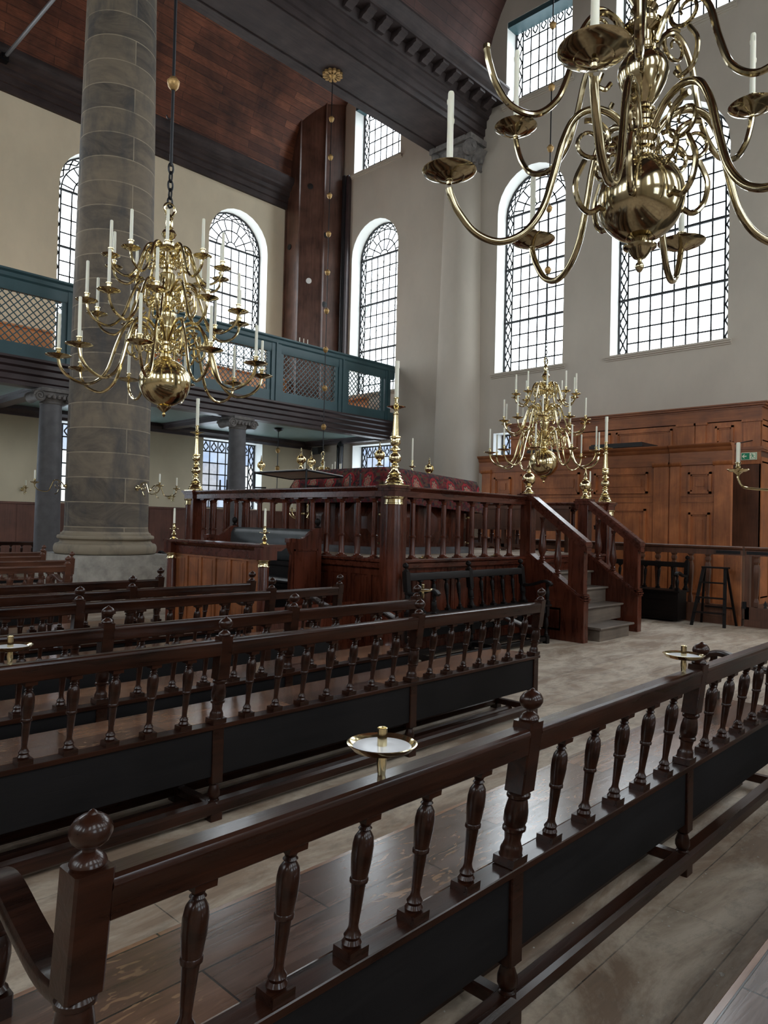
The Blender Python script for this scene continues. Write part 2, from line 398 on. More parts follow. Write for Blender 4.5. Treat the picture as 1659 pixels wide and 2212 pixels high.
WN = [0]
def window(mapf, k, u0, u1, v0, v1, axis, detail=True):
    WN[0] += 1
    root = bpy.data.objects.new('window_%d' % WN[0], None); C.objects.link(root); root['kind'] = 'structure'
    D = .50; nrm = {'x': (1, 0, 0), 'y': (0, 1, 0)}[axis]
    r = (u1 - u0) / 2; uc = (u0 + u1) / 2; vs = v1 - r if k == 'a' else v1
    poly = arch(u0, u1, v0, v1) if k == 'a' else rect(u0, u1, v0, v1)
    g = MB(); n = len(poly)
    g.add([mapf(u, v, D) for u, v in poly], [tuple(t) for t in tessellate_polygon([[Vector((q[0], q[1], 0)) for q in poly]])])
    g.build('glass', 'glass_low' if k == 'l' else 'glass', root)
    fr = MB(); poly2 = arch(u0 + .02, u1 - .02, v0 + .02, v1 - .02) if k == 'a' else rect(u0 + .02, u1 - .02, v0 + .02, v1 - .02)
    for i in range(n):
        a, b = poly2[i], poly2[(i + 1) % n]
        if a != b: fr.bar(mapf(*a, D - .03), mapf(*b, D - .03), .045, .06, nrm)
    le = MB()
    def L(a, b, w=.040):
        le.bar(mapf(a[0], a[1], D - .012), mapf(b[0], b[1], D - .012), w, .014, nrm)
    bw = .24; ncol = max(3, round((u1 - u0 - 2 * bw) / .30)); rows = max(2, round((vs - v0) / .40))
    dv = (vs - v0) / rows; ui0, ui1 = u0 + bw, u1 - bw
    if detail:
        for i in range(ncol + 1):
            u = ui0 + (ui1 - ui0) * i / ncol; L((u, v0), (u, vs), .046 if i in (0, ncol) else .040)
        for j in range(rows + 1):
            v = v0 + dv * j; L((ui0, v), (ui1, v))
        for side in (0, 1):
            a = u0 if side == 0 else u1; b = ui0 if side == 0 else ui1
            mid = (a + b) / 2
            for j in range(rows):
                v = v0 + dv * (j + .5); ol = a + (b - a) * .12; ir = a + (b - a) * .88
                L((mid, v - dv / 2), (ol, v)); L((ol, v), (mid, v + dv / 2)); L((mid, v + dv / 2), (ir, v)); L((ir, v), (mid, v - dv / 2))
                L((a, v), (ol, v)); L((ir, v), (b, v))
        if k == 'a':
            C0 = (uc, vs)
            def pt(q, t): return (uc + q * r * cos(t), vs + q * r * sin(t))
            for q in (.80, .50, .17):
                m = 18
                for i in range(m): L(pt(q, PI * i / m), pt(q, PI * (i + 1) / m))
            for i in range(9):
                t = PI * (i + .5) / 9
                L(pt(.50, t), pt(.80, t))
            for i in range(1, 6):
                L(pt(.17, PI * i / 6), pt(.50, PI * i / 6))
            for i in range(11):
                t = PI * (i + .5) / 11; h = PI / 22
                L(pt(.90, t - h), pt(.97, t)); L(pt(.97, t), pt(.90, t + h)); L(pt(.90, t + h), pt(.83, t)); L(pt(.83, t), pt(.90, t - h)); L(pt(.97, t), pt(1, t))
        else:
            nb = ncol; top = v1 - .02
            for i in range(nb):
                uu0 = ui0 + (ui1 - ui0) * i / nb; uu1 = ui0 + (ui1 - ui0) * (i + 1) / nb; um = (uu0 + uu1) / 2
                L((um, top), (um, top - .06)); L((um, top - .06), (uu0 + .05, top - .2)); L((um, top - .06), (uu1 - .05, top - .2)); L((uu0 + .05, top - .2), (um, top - .34)); L((uu1 - .05, top - .2), (um, top - .34))
        # stout saddle bars
        nb = 3 if k == 'a' else 1
        for j in range(nb + 1 if k == 'a' else 0):
            v = v0 + (vs - v0) * (j + (0 if j else .0)) / nb
            if j: fr.bar(mapf(u0, v, D - .03), mapf(u1, v, D - .03), .06, .06, nrm)
    else:
        for i in range(5): L((u0 + (u1 - u0) * i / 4, v0), (u0 + (u1 - u0) * i / 4, vs), .03)
        for j in range(7): L((u0, v0 + (vs - v0) * j / 6), (u1, v0 + (vs - v0) * j / 6), .03)
    fr.build('window_frame', 'came', root); le.build('leading', 'came', root)
    if k != 'l':
        s = MB()
        for (dp, zz0, zz1) in ((-.10, -.05, 0), (-.07, -.09, -.05), (-.03, -.13, -.09)):
            q = [mapf(u, v, d) for u in (u0 - .10, u1 + .10) for v in (v0 + zz0, v0 + zz1) for d in (dp, .02)]
            s.add(q, [(0, 1, 3, 2), (4, 6, 7, 5), (0, 4, 5, 1), (2, 3, 7, 6), (0, 2, 6, 4), (1, 5, 7, 3)])
        s.build('window_sill', 'plaster', root)
    if k == 'r' and detail:
        hd = MB(); q = [mapf(u, v, d) for u in (u0 - .0, u1 + .0) for v in (v1 - .16, v1) for d in (.02, .46)]
        hd.add(q, [(0, 1, 3, 2), (4, 6, 7, 5), (0, 4, 5, 1), (2, 3, 7, 6), (0, 2, 6, 4), (1, 5, 7, 3)]); hd.build('window_head_board', 'teal', root)
    # daylight portal in the opening
    ld = bpy.data.lights.new('window_daylight', 'AREA'); ld.shape = 'RECTANGLE'
    ld.size = (u1 - u0) * .98; ld.size_y = (v1 - v0) * .98
    ld.cycles.is_portal = True
    lo = bpy.data.objects.new('window_daylight', ld); C.objects.link(lo)
    c = Vector(mapf(uc, (v0 + v1) / 2, .54)); inw = Vector(mapf(uc, 1, -1)) - Vector(mapf(uc, 1, 0))
    z = -inw; y = Vector((0, 0, 1)); x = y.cross(z)
    lo.matrix_world = Matrix(((x.x, y.x, z.x, c.x), (x.y, y.y, z.y, c.y), (x.z, y.z, z.z, c.z), (0, 0, 0, 1)))
for w in END: window(fE, *w, 'x', w[1] > 4.5)
for w in LEFT: window(fL, *w, 'y', w[1] > 6)
for w in RIGHT: window(fR, *w, 'y', False)
for w in BACK: window(fB, *w, 'x', False)

# ------------------------------------------------------------------ vaults
def vault(name, y0, y1, z0, h, mat, x0=XB, x1=XE, n=28):
    mb = MB(); yc = (y0 + y1) / 2; a = (y1 - y0) / 2; L = 0
    P = [(yc + a * cos(PI * i / n), z0 + h * sin(PI * i / n)) for i in range(n + 1)]
    for i in range(n):
        p, q = P[i], P[i + 1]; l = math.dist(p, q)
        mb.add([(x0, *p), (x1, *p), (x1, *q), (x0, *q)], [(0, 1, 2, 3)], None, [[(x0, L), (x1, L), (x1, L + l), (x0, L + l)]])
        L += l
    return struct(mb.build(name, mat, ang=1.2))
vault('ceiling', 14.75, 20.55, 13.9, 3.5, 'vault')
vault('ceiling_nave', 1.1, 13.1, 14.55, 5.6, 'vault_d')
vault('ceiling_right_aisle', -6.35, -.5, 13.9, 3.5, 'vault')
# great beams
prof = [(14.60, ZS), (14.60, ZS + .06), (14.55, ZS + .06), (14.55, 14.0), (14.75, 14.15), (14.75, 14.6), (12.98, 14.6), (12.62, 14.62), (12.12, 14.60), (12.10, 14.52),
        (12.16, 14.47), (12.18, 14.40), (12.26, 14.33), (12.32, 14.27), (12.32, 14.20), (12.72, 14.20), (12.76, 14.05), (12.84, 13.98), (12.84, 13.92), (12.92, 13.88), (12.92, 13.66), (12.97, 13.64), (12.97, 13.44), (13.02, 13.42), (13.02, ZS)]
def beam(name, mir):
    pr = [(2 * 7.1 - y, z) for y, z in prof] if mir else prof
    mb = MB(); mb.prism(pr, XB, XE - .02, 'x')
    # sunken line along the underside
    o = struct(mb.build(name, 'beam'))
    s = MB()
    for yy in (14.28, 13.10):
        y2 = 14.2 - yy if mir else yy
        s.box(XB, XE - .03, y2 - .02, y2 + .02, ZS - .03, ZS)
    s.build('soffit_bead', 'beam', o)
    md = MB(); md.prism([(12.75, 13.98), (12.75, 14.20), (12.36, 14.20), (12.36, 14.12), (12.44, 14.10), (12.50, 14.05), (12.60, 14.03), (12.66, 13.98)], -.12, .12, 'x')
    if mir: return o
    me = md.mesh('modillion', 'beam')
    x = 17.2
    while x > 2.5: link('modillion', me, o, (x, 0, 0)); x -= .56
    return o
beam('trim_1', False); beam('trim_2', True)
# aisle cornice along the left wall
cp = [(YL, 12.93), (YL - .10, 12.93), (YL - .10, 13.12), (YL - .15, 13.14), (YL - .15, 13.32), (YL - .22, 13.36), (YL - .22, 13.50), (YL - .34, 13.58), (YL - .34, 13.66), (YL - .44, 13.74), (YL - .48, 13.86), (YL - .48, 13.95), (YL, 14.0)]
mb = MB(); mb.prism(cp, XB, 16.3, 'x'); struct(mb.build('trim_3', 'beam'))
cp2 = [(14.2 - y, z) for y, z in cp]
mb = MB(); mb.prism(cp2, XB, XE, 'x'); struct(mb.build('trim_4', 'beam'))
t = thing('tie_rod', 'grey iron tie rod crossing the aisle below the wooden vault', 'tie rod', (6.47, 20.4, 13.6))
mb = MB(); mb.tube([(0, 0, 0), (0, -5.7, 0)], .045, 10); mb.build('rod', plain('grey_iron', (.16, .16, .17), .45, .4), t)
mb = MB(); mb.box(-.09, .09, -.1, .1, -.09, .09); mb.box(-.05, .05, -.2, -.08, -.05, .05); mb.build('bracket', 'iron', t)

# ------------------------------------------------------------------ great columns
def big_column(x, y, label):
    t = thing('stone_column', label, 'column', (x, y, 0))
    w = .95
    mb = MB(); mb.cbox(-w - .04, w + .04, -w - .04, w + .04, 0, .68, .012, 'z'); mb.build('lower_plinth', 'plinth', t)
    mb = MB(); mb.cbox(-w, w, -w, w, .68, .885, .012, 'z'); mb.build('upper_plinth', 'plinth', t)
    pr = [(.93, .885)] + [(.90 + .055 * cos(a), .985 + .10 * sin(a)) for a in [R_(d) for d in range(-90, 91, 15)]]
    pr += [(.875, 1.09), (.86, 1.10), (.835, 1.13), (.85, 1.165), (.865, 1.17)] + [(.865 + .035 * cos(a), 1.205 + .04 * sin(a)) for a in [R_(d) for d in range(-90, 91, 20)]] + [(.85, 1.25), (.835, 1.255), (.835, 1.28), (.80, 1.30), (.79, 1.32)]
    mb = MB(); mb.lathe(pr, 56); mb.build('column_base', 'stone', t)
    pr = [(.785, 1.32)]
    for i in range(25):
        z = 1.4 + (12.45 - 1.4) * i / 24; s = (z - 1.4) / 11.05
        pr.append((.775 - .135 * s ** 1.5, z))
    mb = MB(); mb.lathe(pr, 56, uv=True); mb.build('shaft', 'stone', t)
    mb = MB(); mb.lathe([(.64, 12.45), (.69, 12.5), (.66, 12.55), (.7, 12.7), (.78, 12.85)], 40)
    mb.box(-.8, .8, -.8, .8, 13.1, ZS)
    for sx in (-1, 1):
        for sy in (-1, 1):
            mb.lathe([(.0, -.14), (.2, -.14), (.22, 0), (.2, .14), (0, .14)], 20, Mx=Matrix.Translation((sx * .62, sy * .62, 12.95)) @ Matrix.Rotation(R_(90), 4, 'X'))
    mb.box(-.62, .62, -.62, .62, 12.8, 13.1)
    mb.build('capital', 'stone_c', t)
    return t
big_column(6.50, YC, 'massive weathered sandstone column rising to the beam, left of the picture')
big_column(6.50, YC2, 'massive stone column near the camera, carrying the wall sconce on the right')
big_column(-3.2, YC, 'massive stone column further along the row, behind the viewpoint')

# half column on the end wall (painted like the wall)
root = bpy.data.objects.new('pilaster', None); C.objects.link(root); root['kind'] = 'structure'
root.name = 'trim_5'
mb = MB(); pr = [(.80, 0), (.80, .6)] + [(.80 - .19 * (i / 20) ** 1.4, .6 + 11.75 * i / 20) for i in range(21)]
mb.lathe(pr, 40, (XE, 13.72, 0), ang=(PI / 2, 3 * PI / 2)); mb.build('half_shaft', 'plaster', root)
mb = MB(); mb.lathe([(.61, 12.35), (.66, 12.38), (.64, 12.44), (.66, 12.6), (.74, 12.8), (.84, 12.95)], 32, (XE, 13.72, 0), ang=(PI / 2, 3 * PI / 2))
mb.box(XE - .80, XE, 12.92, 14.52, 13.08, ZS)
mb.box(XE - .70, XE, 13.02, 14.42, 12.95, 13.08)
for sy in (-1, 1):
    mb.lathe([(0, -.12), (.19, -.12), (.21, 0), (.19, .12), (0, .12)], 20, Mx=Matrix.Translation((XE - .66, 13.72 + sy * .66, 12.9)) @ Matrix.Rotation(R_(90), 4, 'X') @ Matrix.Rotation(R_(sy * 40), 4, 'Y'))
    mb.lathe([(.03, .12), (.08, .16), (.03, .18)], 16, Mx=Matrix.Translation((XE - .66, 13.72 + sy * .66, 12.9)) @ Matrix.Rotation(R_(90), 4, 'X'))
for i in range(9):
    a = PI / 2 + PI * (i + .5) / 9
    mb.lathe([(0, 0), (.07, .02), (.09, .15), (.04, .3), (0, .33)], 8, (XE + .68 * cos(a), 13.72 + .68 * sin(a), 12.55))
mb.build('capital', 'stone_c', root)

# ------------------------------------------------------------------ wainscot, tall corner case, pipe
def wain(name, mapf, u0, u1, z1=1.96):
    root = MB()
    def bx(a, b, z0, zz, d):
        q = [mapf(u, v, dd) for u in (a, b) for v in (z0, zz) for dd in (-d, 0)]
        root.add(q, [(0, 1, 3, 2), (4, 6, 7, 5), (0, 4, 5, 1), (2, 3, 7, 6), (0, 2, 6, 4), (1, 5, 7, 3)])
    bx(u0, u1, 0, z1 - .06, .02); bx(u0, u1, z1 - .06, z1, .06); bx(u0, u1, 0, .15, .04)
    u = u0
    while u < u1 - .1: bx(u, u + .09, .15, z1 - .06, .032); u += .78
    return struct(root.build(name, 'wains'))
wain('baseboard_left', fL, XB, XE)
wain('baseboard_end', fE, 14.65, YL)
t = thing('corner_case', 'tall dark wooden casing standing in the corner from gallery to vault', 'casing', (0, 0, 0))
mb = MB(); pts = [(16.2, 20.75), (16.2, 20.03), (16.9, 19.47), (17.6, 19.25), (17.6, 20.75)]
mb.prism(pts, 5.05, 17.3, 'z'); mb.build('case_body', 'shaft', t, ang=.2)
mb = MB()
for (x, y) in pts[:3]: mb.box(x - .03, x + .03, y - .03, y + .03, 5.05, 17.2)
mb.build('corner_bead', 'shaft', t)
for (x, y, z, nx, ny, mt) in ((16.52, 19.77, 10.2, -.62, -.78, 'white'), (16.5, 19.79, 13.6, -.62, -.78, 'black'), (16.98, 19.44, 11.9, -.3, -.95, 'black'), (16.98, 19.44, 9.4, -.3, -.95, 'black'), (16.19, 20.5, 11.5, -1, 0, 'black')):
    mb = MB(); q = Vector((nx, ny, 0)).to_track_quat('Z', 'Y').to_matrix().to_4x4()
    mb.lathe([(0, 0), (.10, 0), (.10, .025), (.06, .03), (0, .03)], 20, Mx=Matrix.Translation((x, y, z)) @ q)
    mb.build('round_vent', mt, t)
t = thing('drain_pipe', 'black vertical pipe between the corner casing and the end wall', 'pipe', (17.5, 19.08, 4.5))
mb = MB(); mb.tube([(0, 0, 0), (0, 0, 9.6)], .085, 16); mb.build('pipe_run', 'pipe', t)
mb = MB(); mb.box(.0, .14, -.22, -.10, -.0, 9.6); mb.build('cover_strip', 'gbeam', t)

# ------------------------------------------------------------------ gallery
t = thing('gallery', "teal women's gallery with lattice front running along the left wall", 'gallery')
GX0, GX1, GY = XB + .1, XE - .03, 16.5
GY2 = YL - .03
mb = MB()
mb.prism([(GY + .02, 5.02), (GY - .12, 5.02), (GY - .12, 4.97), (GY - .04, 4.93), (GY - .04, 4.84), (GY + .03, 4.80), (GY + .03, 4.70), (GY + .09, 4.66), (GY + .09, 4.55), (GY + .13, 4.52), (GY + .13, 4.44), (GY + .50, 4.44), (GY + .50, 5.02)], GX0, GX1, 'x')
mb.build('fascia_beam', 'gbeam', t)
mb = MB(); mb.box(GX0, GX1, GY + .5, GY2, 4.56, 4.60); mb.build('under_ceiling', 'gboards', t)
mb = MB(); mb.box(GX0, GX1, GY + .4, GY2, 4.9, 5.02); mb.build('gallery_floor', 'pew_or', t)
mb = MB()
for x in (-8.6, -3.5, 1.5, 6.54, 11.6, GX1 - .2):
    mb.box(x - .16, x + .16, GY + .5, GY2, 4.40, 4.56); mb.box(x - .22, x + .22, GY + .5, GY2, 4.50, 4.56)
mb.prism([(GY2, 4.30), (GY2 - .08, 4.30), (GY2 - .10, 4.38), (GY2 - .2, 4.46), (GY2 - .2, 4.56), (GY2, 4.56)], GX0, GX1, 'x')
mb.build('cross_beam', 'gbeam', t)
# parapet
mb = MB()
mb.box(GX0, GX1, GY, GY + .09, 5.02, 5.32)
mb.prism([(GY + .02, 6.42), (GY, 6.42), (GY - .02, 6.50), (GY - .02, 6.66), (GY - .06, 6.70), (GY - .07, 6.78), (GY - .12, 6.82), (GY - .12, 6.86), (GY + .2, 6.86), (GY + .2, 6.80), (GY + .09, 6.76), (GY + .09, 6.42)], GX0, GX1, 'x')
posts = [17.3, 15.25, 12.65, 10.0, 6.9, 4.3, 1.6, -1.0, -3.6, -6.2, -8.8, -11.4]
mb.build('parapet_rail', 'teal', t)
for i, x in enumerate(posts):
    p = MB(); w = .17 if i else .12
    p.box(x - w, x + w, GY - .03, GY + .09, 5.02, 6.8); p.box(x - .03, x + .03, GY - .06, GY, 5.02, 6.82); p.build('parapet_post', 'teal', t)
for a, b in zip(posts[:-1], posts[1:]):
    x0, x1 = b + .17, a - .17; z0, z1 = 5.32, 6.42
    st = MB(); wd = .12
    st.box(x0, x0 + wd, GY + .01, GY + .08, z0, z1); st.build('panel_stile', 'teal', t); st = MB(); st.box(x1 - wd, x1, GY + .01, GY + .08, z0, z1); st.build('panel_stile', 'teal', t)
    if b < 3: 
        pass
    lt = MB(); x0 += wd; x1 -= wd; s = .115; Hh = z1 - z0; Wd = x1 - x0
    k = -Hh
    while k < Wd:
        for sg in (1, -1):
            xa, za = k, 0.; xb, zb = k + Hh, Hh
            if xa < 0: za = -xa; xa = 0
            if xb > Wd: zb = Hh - (xb - Wd); xb = Wd
            if xb - xa > .01:
                if sg > 0: A, B = (x0 + xa, z0 + za), (x0 + xb, z0 + zb)
                else: A, B = (x1 - xa, z0 + za), (x1 - xb, z0 + zb)
                yy = GY + .045 + sg * .008
                lt.bar((A[0], yy, A[1]), (B[0], yy, B[1]), .022, .012, (0, 1, 0))
        k += s * 1.414
    lt.build('lattice', 'teal', t)
# small ionic columns below the gallery
def small_column(x, y, label):
    t = thing('gallery_column', label, 'column', (x, y, 0))
    mb = MB(); mb.cbox(-.34, .34, -.34, .34, 0, .18, .01, 'z'); mb.lathe([(.33, .18), (.36, .24), (.33, .30), (.29, .33), (.31, .37), (.28, .40)], 32); mb.build('column_base', 'stone_s', t)
    mb = MB(); mb.lathe([(.275, .40)] + [(.275 - .045 * (i / 12) ** 1.5, .42 + 3.68 * i / 12) for i in range(13)], 32); mb.build('shaft', 'stone_s', t)
    mb = MB(); mb.lathe([(.23, 4.10), (.25, 4.12), (.235, 4.15), (.26, 4.20), (.29, 4.25)], 28); mb.box(-.33, .33, -.33, .33, 4.36, 4.44); mb.box(-.3, .3, -.28, .28, 4.24, 4.36)
    for sx in (-1, 1):
        pts = [(.02 + .125 * (1 - k / 26) * cos(k * .55) , .125 * (1 - k / 26) * sin(k * .55)) for k in range(24)]
        for yy in (-.29, .29):
            mb.tube([(sx * (.33 - 0 + p[0]), yy, 4.25 + p[1]) for p in pts], .022, 6)
        mb.lathe([(0, -.28), (.12, -.28), (.09, 0), (.12, .28), (0, .28)], 18, Mx=Matrix.Translation((sx * .34, 0, 4.25)) @ Matrix.Rotation(R_(90), 4, 'X'))
    for xx in (-.16, -.05, .06, .17): mb.lathe([(0, 0), (.035, .02), (.04, .07), (0, .12)], 8, (xx, -.30, 4.2))
    mb.build('capital', 'stone_c', t)
small_column(6.54, 16.78, 'slim grey ionic column under the gallery, left of the massive stone column')
small_column(11.60, 16.78, 'slim grey ionic column under the gallery, before the leaded ground floor window')
for x in (1.5, -3.5): small_column(x, 16.78, 'slim grey ionic column further back under the gallery')
# pews up in the gallery
for i, (x0, x1) in enumerate(((-2, 3.0), (3.4, 7.9), (8.4, 12.4), (12.8, 16.1))):
    lab = ['light brown pew on the gallery, far left end', 'light brown pew on the gallery seen through the lattice left of the stone column', 'light brown pew on the gallery behind the large chandelier', 'light brown pew on the gallery below the tall corner casing'][i]
    t = thing('gallery_pew', lab, 'pew', (x0, 20.35, 5.025), 0, 'pews along the gallery'); L = x1 - x0
    mb = MB(); mb.box(0, L, 0, .04, .45, 1.58); mb.box(0, L, -.08, .10, 1.58, 1.63); mb.build('backrest', 'pew_or', t)
    mb = MB(); mb.box(0, L, -.42, 0, .42, .47); mb.build('seat', 'pew_or', t)
    mb = MB(); mb.box(0, .05, -.45, .1, 0, 1.0); mb.box(L - .05, L, -.45, .1, 0, 1.0); mb.box(L / 2 - .03, L / 2 + .03, -.45, .1, 0, .9); mb.build('end_panel', 'pew_or', t)
t = thing('gallery_side_pew', 'light brown desk behind the last lattice panel of the gallery', 'pew', (17.1, 17.2, 5.02))
mb = MB(); mb.box(-.03, .03, 0, 1.7, 0, .78); mb.box(-.2, .05, 0, 1.7, .78, .83); mb.build('desk_panel', 'pew_or', t)

# ------------------------------------------------------------------ benches
RK = .13                                   # rake of the backs
def rk(z): return -max(0, z - .52) * RK
def raked(mb_, z0=.52):
    for i, (x, y, z) in enumerate(mb_.v): mb_.v[i] = (x, y - max(0, z - z0) * RK, z)
    return mb_
_bal = MB()
_bal.box(-.032, .032, -.032, .032, .510, .538)
_bal.lathe([(.024, .538), (.026, .546), (.020, .556), (.023, .565), (.015, .578), (.0125, .590), (.0150, .63), (.0190, .700), (.0240, .704), (.0240, .712), (.0215, .716), (.0240, .735), (.0270, .765), (.0272, .800), (.0240, .820), (.0170, .832), (.0125, .836), (.0180, .842), (.0130, .848), (.016, .856), (.025, .864)], 14)
_bal.box(-.026, .026, -.026, .026, .864, .885)
raked(_bal)
def bench_meshes(mat, amat, rail_h=0.0):
    d = {}
    d['bal'] = _bal.mesh('baluster', mat)
    p = MB(); p.cbox(-.036, .036, -.036, .036, .755, .985, .005, 'z')
    p.lathe([(.030, .755), (.038, .745), (.038, .735), (.030, .728), (.034, .712), (.0385, .685), (.0385, .655), (.033, .640), (.038, .635), (.038, .625), (.030, .62), (.026, .59), (.031, .575), (.036, .565), (.036, .548), (.040, .540)], 18)
    p.box(-.040, .040, -.040, .040, .515, .542)
    raked(p); d['post'] = p.mesh('back_post', mat)
    f = MB(); f.lathe([(.031, .985), (.033, .992), (.030, 1.0), (.0215, 1.008), (.012, 1.014), (.0105, 1.02), (.022, 1.024), (.032, 1.033), (.0375, 1.046), (.0365, 1.058), (.029, 1.070), (.018, 1.078), (.010, 1.081), (.007, 1.085), (0, 1.090)], 24)
    raked(f); d['fin'] = f.mesh('ball_finial', mat)
    l = MB(); l.cbox(-.034, .034, -.034, .034, .20, .515, .004, 'z')
    l.lathe([(.026, .20), (.030, .194), (.022, .186), (.027, .17), (.033, .15), (.033, .13), (.026, .115), (.022, .11), (.030, .104), (.030, .098), (.036, .09)], 16); l.cbox(-.036, .036, -.036, .036, 0, .09, .004, 'z')
    d['leg'] = l.mesh('leg', mat)
    l = MB(); l.cbox(-.03, .03, -.03, .03, .36, .485, .004, 'z')
    l.lathe([(.024, .36), (.03, .352), (.02, .34), (.026, .31), (.031, .27), (.031, .24), (.022, .21), (.017, .17), (.024, .13), (.03, .12), (.024, .112), (.034, .10)], 16); l.cbox(-.036, .036, -.036, .036, 0, .10, .004, 'z')
    d['fleg'] = l.mesh('leg', mat)
    # arm: a waved board on a turned support
    a = MB(); pts = smooth_path([(0, -.03, .752), (0, .08, .745), (0, .20, .775), (0, .32, .812), (0, .40, .80), (0, .445, .765)], 5)
    prof = [(-.030, -.020), (.030, -.020), (.034, .004), (.028, .016), (-.028, .016), (-.034, .004)]
    v = []; n = len(prof)
    for i, q in enumerate(pts):
        dr = (pts[min(i + 1, len(pts) - 1)] - pts[max(0, i - 1)]).normalized(); up = Vector((1, 0, 0)).cross(dr)
        for (sx, sz) in prof: v.append(q + Vector((sx, 0, 0)) + up * sz)
    fs = [(i * n + k, i * n + (k + 1) % n, (i + 1) * n + (k + 1) % n, (i + 1) * n + k) for i in range(len(pts) - 1) for k in range(n)] + [tuple(range(n)), tuple(range((len(pts) - 1) * n, len(pts) * n))]
    a.add(v, fs); d['arm'] = a.mesh('armrest', mat, 1.0)
    s = MB(); s.cbox(-.032, .032, .345, .409, .50, .56, .004, 'z'); s.lathe([(.024, .56), (.03, .568), (.022, .578), (.027, .60), (.033, .64), (.033, .67), (.026, .69), (.03, .695), (.022, .70), (.018, .73), (.026, .75), (.03, .755), (.022, .762), (.022, .80)], 16, (0, .377, 0)); d['asup'] = s.mesh('arm_support', mat)
    return d
BM = {'bench': bench_meshes('bench', 'apron'), 'bench_brown': bench_meshes('bench_brown', 'apron'), 'black_wood': bench_meshes('black_wood', 'apron')}
def bench(label, posts, y, mat='bench', nb=5, arms=(0, 1), rotz=0, origin=None, group=None, depth=.42, solid=False, sup=True, cat='bench', zs=1.):
    """posts: positions along the bench; the sitter faces +y"""
    x0 = posts[0]; ox, oy = origin or (x0, y)
    t = thing('bench', label, cat, (ox, oy, 0), rotz, group); t.scale = (1, 1, zs)
    P = [p - x0 for p in posts]; L = P[-1]; B = BM[mat]
    s = MB(); s.cbox(-.05, L + .05, .0415, depth, .487, .512, .002, 'x'); s.build('seat', 'seat' if mat != 'black_wood' else 'black_wood', t)
    s = MB(); s.cbox(-.05, L + .05, -.040, .0415, .487, .512, .003, 'x'); s.build('back_seat_rail', mat, t)
    for i, p in enumerate(P):
        po = link('back_post', B['post'], t, (p, 0, 0)); link('ball_finial', B['fin'], po)
        if not solid: link('leg', B['leg'], t, (p, 0, 0)); link('leg', B['fleg'], t, (p, depth - .05, 0))
    for a, b in zip(P[:-1], P[1:]):
        r = MB(); q = [(-.031, .882), (.029, .882), (.033, .886), (.033, .955), (.027, .964), (-.022, .966), (-.031, .961), (-.036, .951), (-.036, .944), (-.033, .938), (-.035, .886)]
        q = [(yy - (zz - .52) * RK, zz) for yy, zz in q]
        r.prism(q, a + .034, b - .034, 'x'); r.build('top_rail', mat, t, ang=.55)
        ap = MB(); ap.cbox(a + .03, b - .03, -.022, .002, .235, .488, .004, 'x'); ap.build('apron', 'apron', t)
        n = nb if isinstance(nb, int) else nb[0]
        n = max(1, round((b - a) / (1.44 / n)))if abs(b - a - 1.44) > .02 else n
        for k in range(n): link('baluster', B['bal'], t, (a + (b - a) * (k + 1) / (n + 1), 0, 0))
    if not solid:
        r = MB(); r.cbox(.03, L - .03, -.040, .038, .030, .100, .014, 'x'); r.build('foot_rail', mat, t)
        r = MB(); r.cbox(.03, L - .03, depth - .075, depth - .03, .03, .085, .01, 'x'); r.build('foot_rail', mat, t)
        r = MB(); r.cbox(-.3, L + .3 if False else L - .03, depth / 2 - .03, depth / 2 + .03, .0, .05, .012, 'x'); r.build('floor_batten', mat, t)
        for p in P:
            r = MB(); r.cbox(p - .025, p + .025, .03, depth - .08, .04, .09, .006, 'y'); r.build('stretcher', mat, t)
        r = MB(); r.cbox(0, L, depth - .06, depth - .04, .40, .487, .004, 'x'); r.build('front_apron', 'apron', t)
    else:
        r = MB(); r.box(-.02, L + .02, .0, depth - .03, .03, .487); r.build('box_base', mat, t)
        for zz in (.12, .40):
            r = MB(); r.box(-.03, L + .03, depth - .035, depth - .015, zz - .04, zz + .04); r.build('base_moulding', mat, t)
    for k, px_ in ((0, 0), (1, L)):
        if arms[k]:
            a = link('armrest', B['arm'], t, (px_, 0, 0)); link('arm_support', B['asup'], a)
    return t
bench('dark turned-baluster bench nearest the camera, two brass saucers on its back rail', [.575, 2.0, 3.45, 4.92], 1.31, nb=5, arms=(1, 1))
bench('dark bench whose oak seat corner fills the lower right corner', [1.05, 2.6, 4.1, 5.35], .165, arms=(0, 1))
bench('long dark bench second from the camera, its right end standing free on the bare floor', [-.94, .63, 2.20, 3.775, 5.345], 3.31, nb=5.55 and 6, arms=(0, 1))
bench('dark bench just behind the long second one, ending below the platform corner post', [-.9, .55, 1.93, 3.315, 4.655], 4.10, arms=(0, 1))
bench('dark bench in front of the panelled desk with a short right hand bay', [-.95, .55, 2.30, 4.06, 4.90], 5.33, arms=(0, 1))
bench('blackish bench with two ball finials rising before the massive column plinth', [.3, 1.72, 3.10, 4.39], 6.09, 'bench', arms=(0, 1))
bench('blackish bench ending at the right edge of the massive column plinth', [.5, 2.1, 3.85], 6.95, 'bench', arms=(0, 1))
bench('reddish brown bench with a pale worn armrest, left of the massive column', [.7, 2.3, 3.92], 9.42, 'bench_brown', arms=(0, 1))
bench('brown bench left of the massive column, one row behind the pale-armed one', [.8, 2.6, 4.45], 10.55, 'bench_brown', arms=(0, 1))
bench('brown bench left of the massive column, third row, with a finial at mid length', [2.0, 3.55, 4.5], 11.75, 'bench_brown', arms=(0, 0))
bench('brown bench close beside the massive column base', [2.2, 3.7, 5.0], 13.0, 'bench_brown', arms=(0, 0))
bench('dark bench under the gallery behind the slim left column, iron candle cups on its back', [2.8, 5.0, 7.2], 18.1, 'bench', arms=(0, 0))
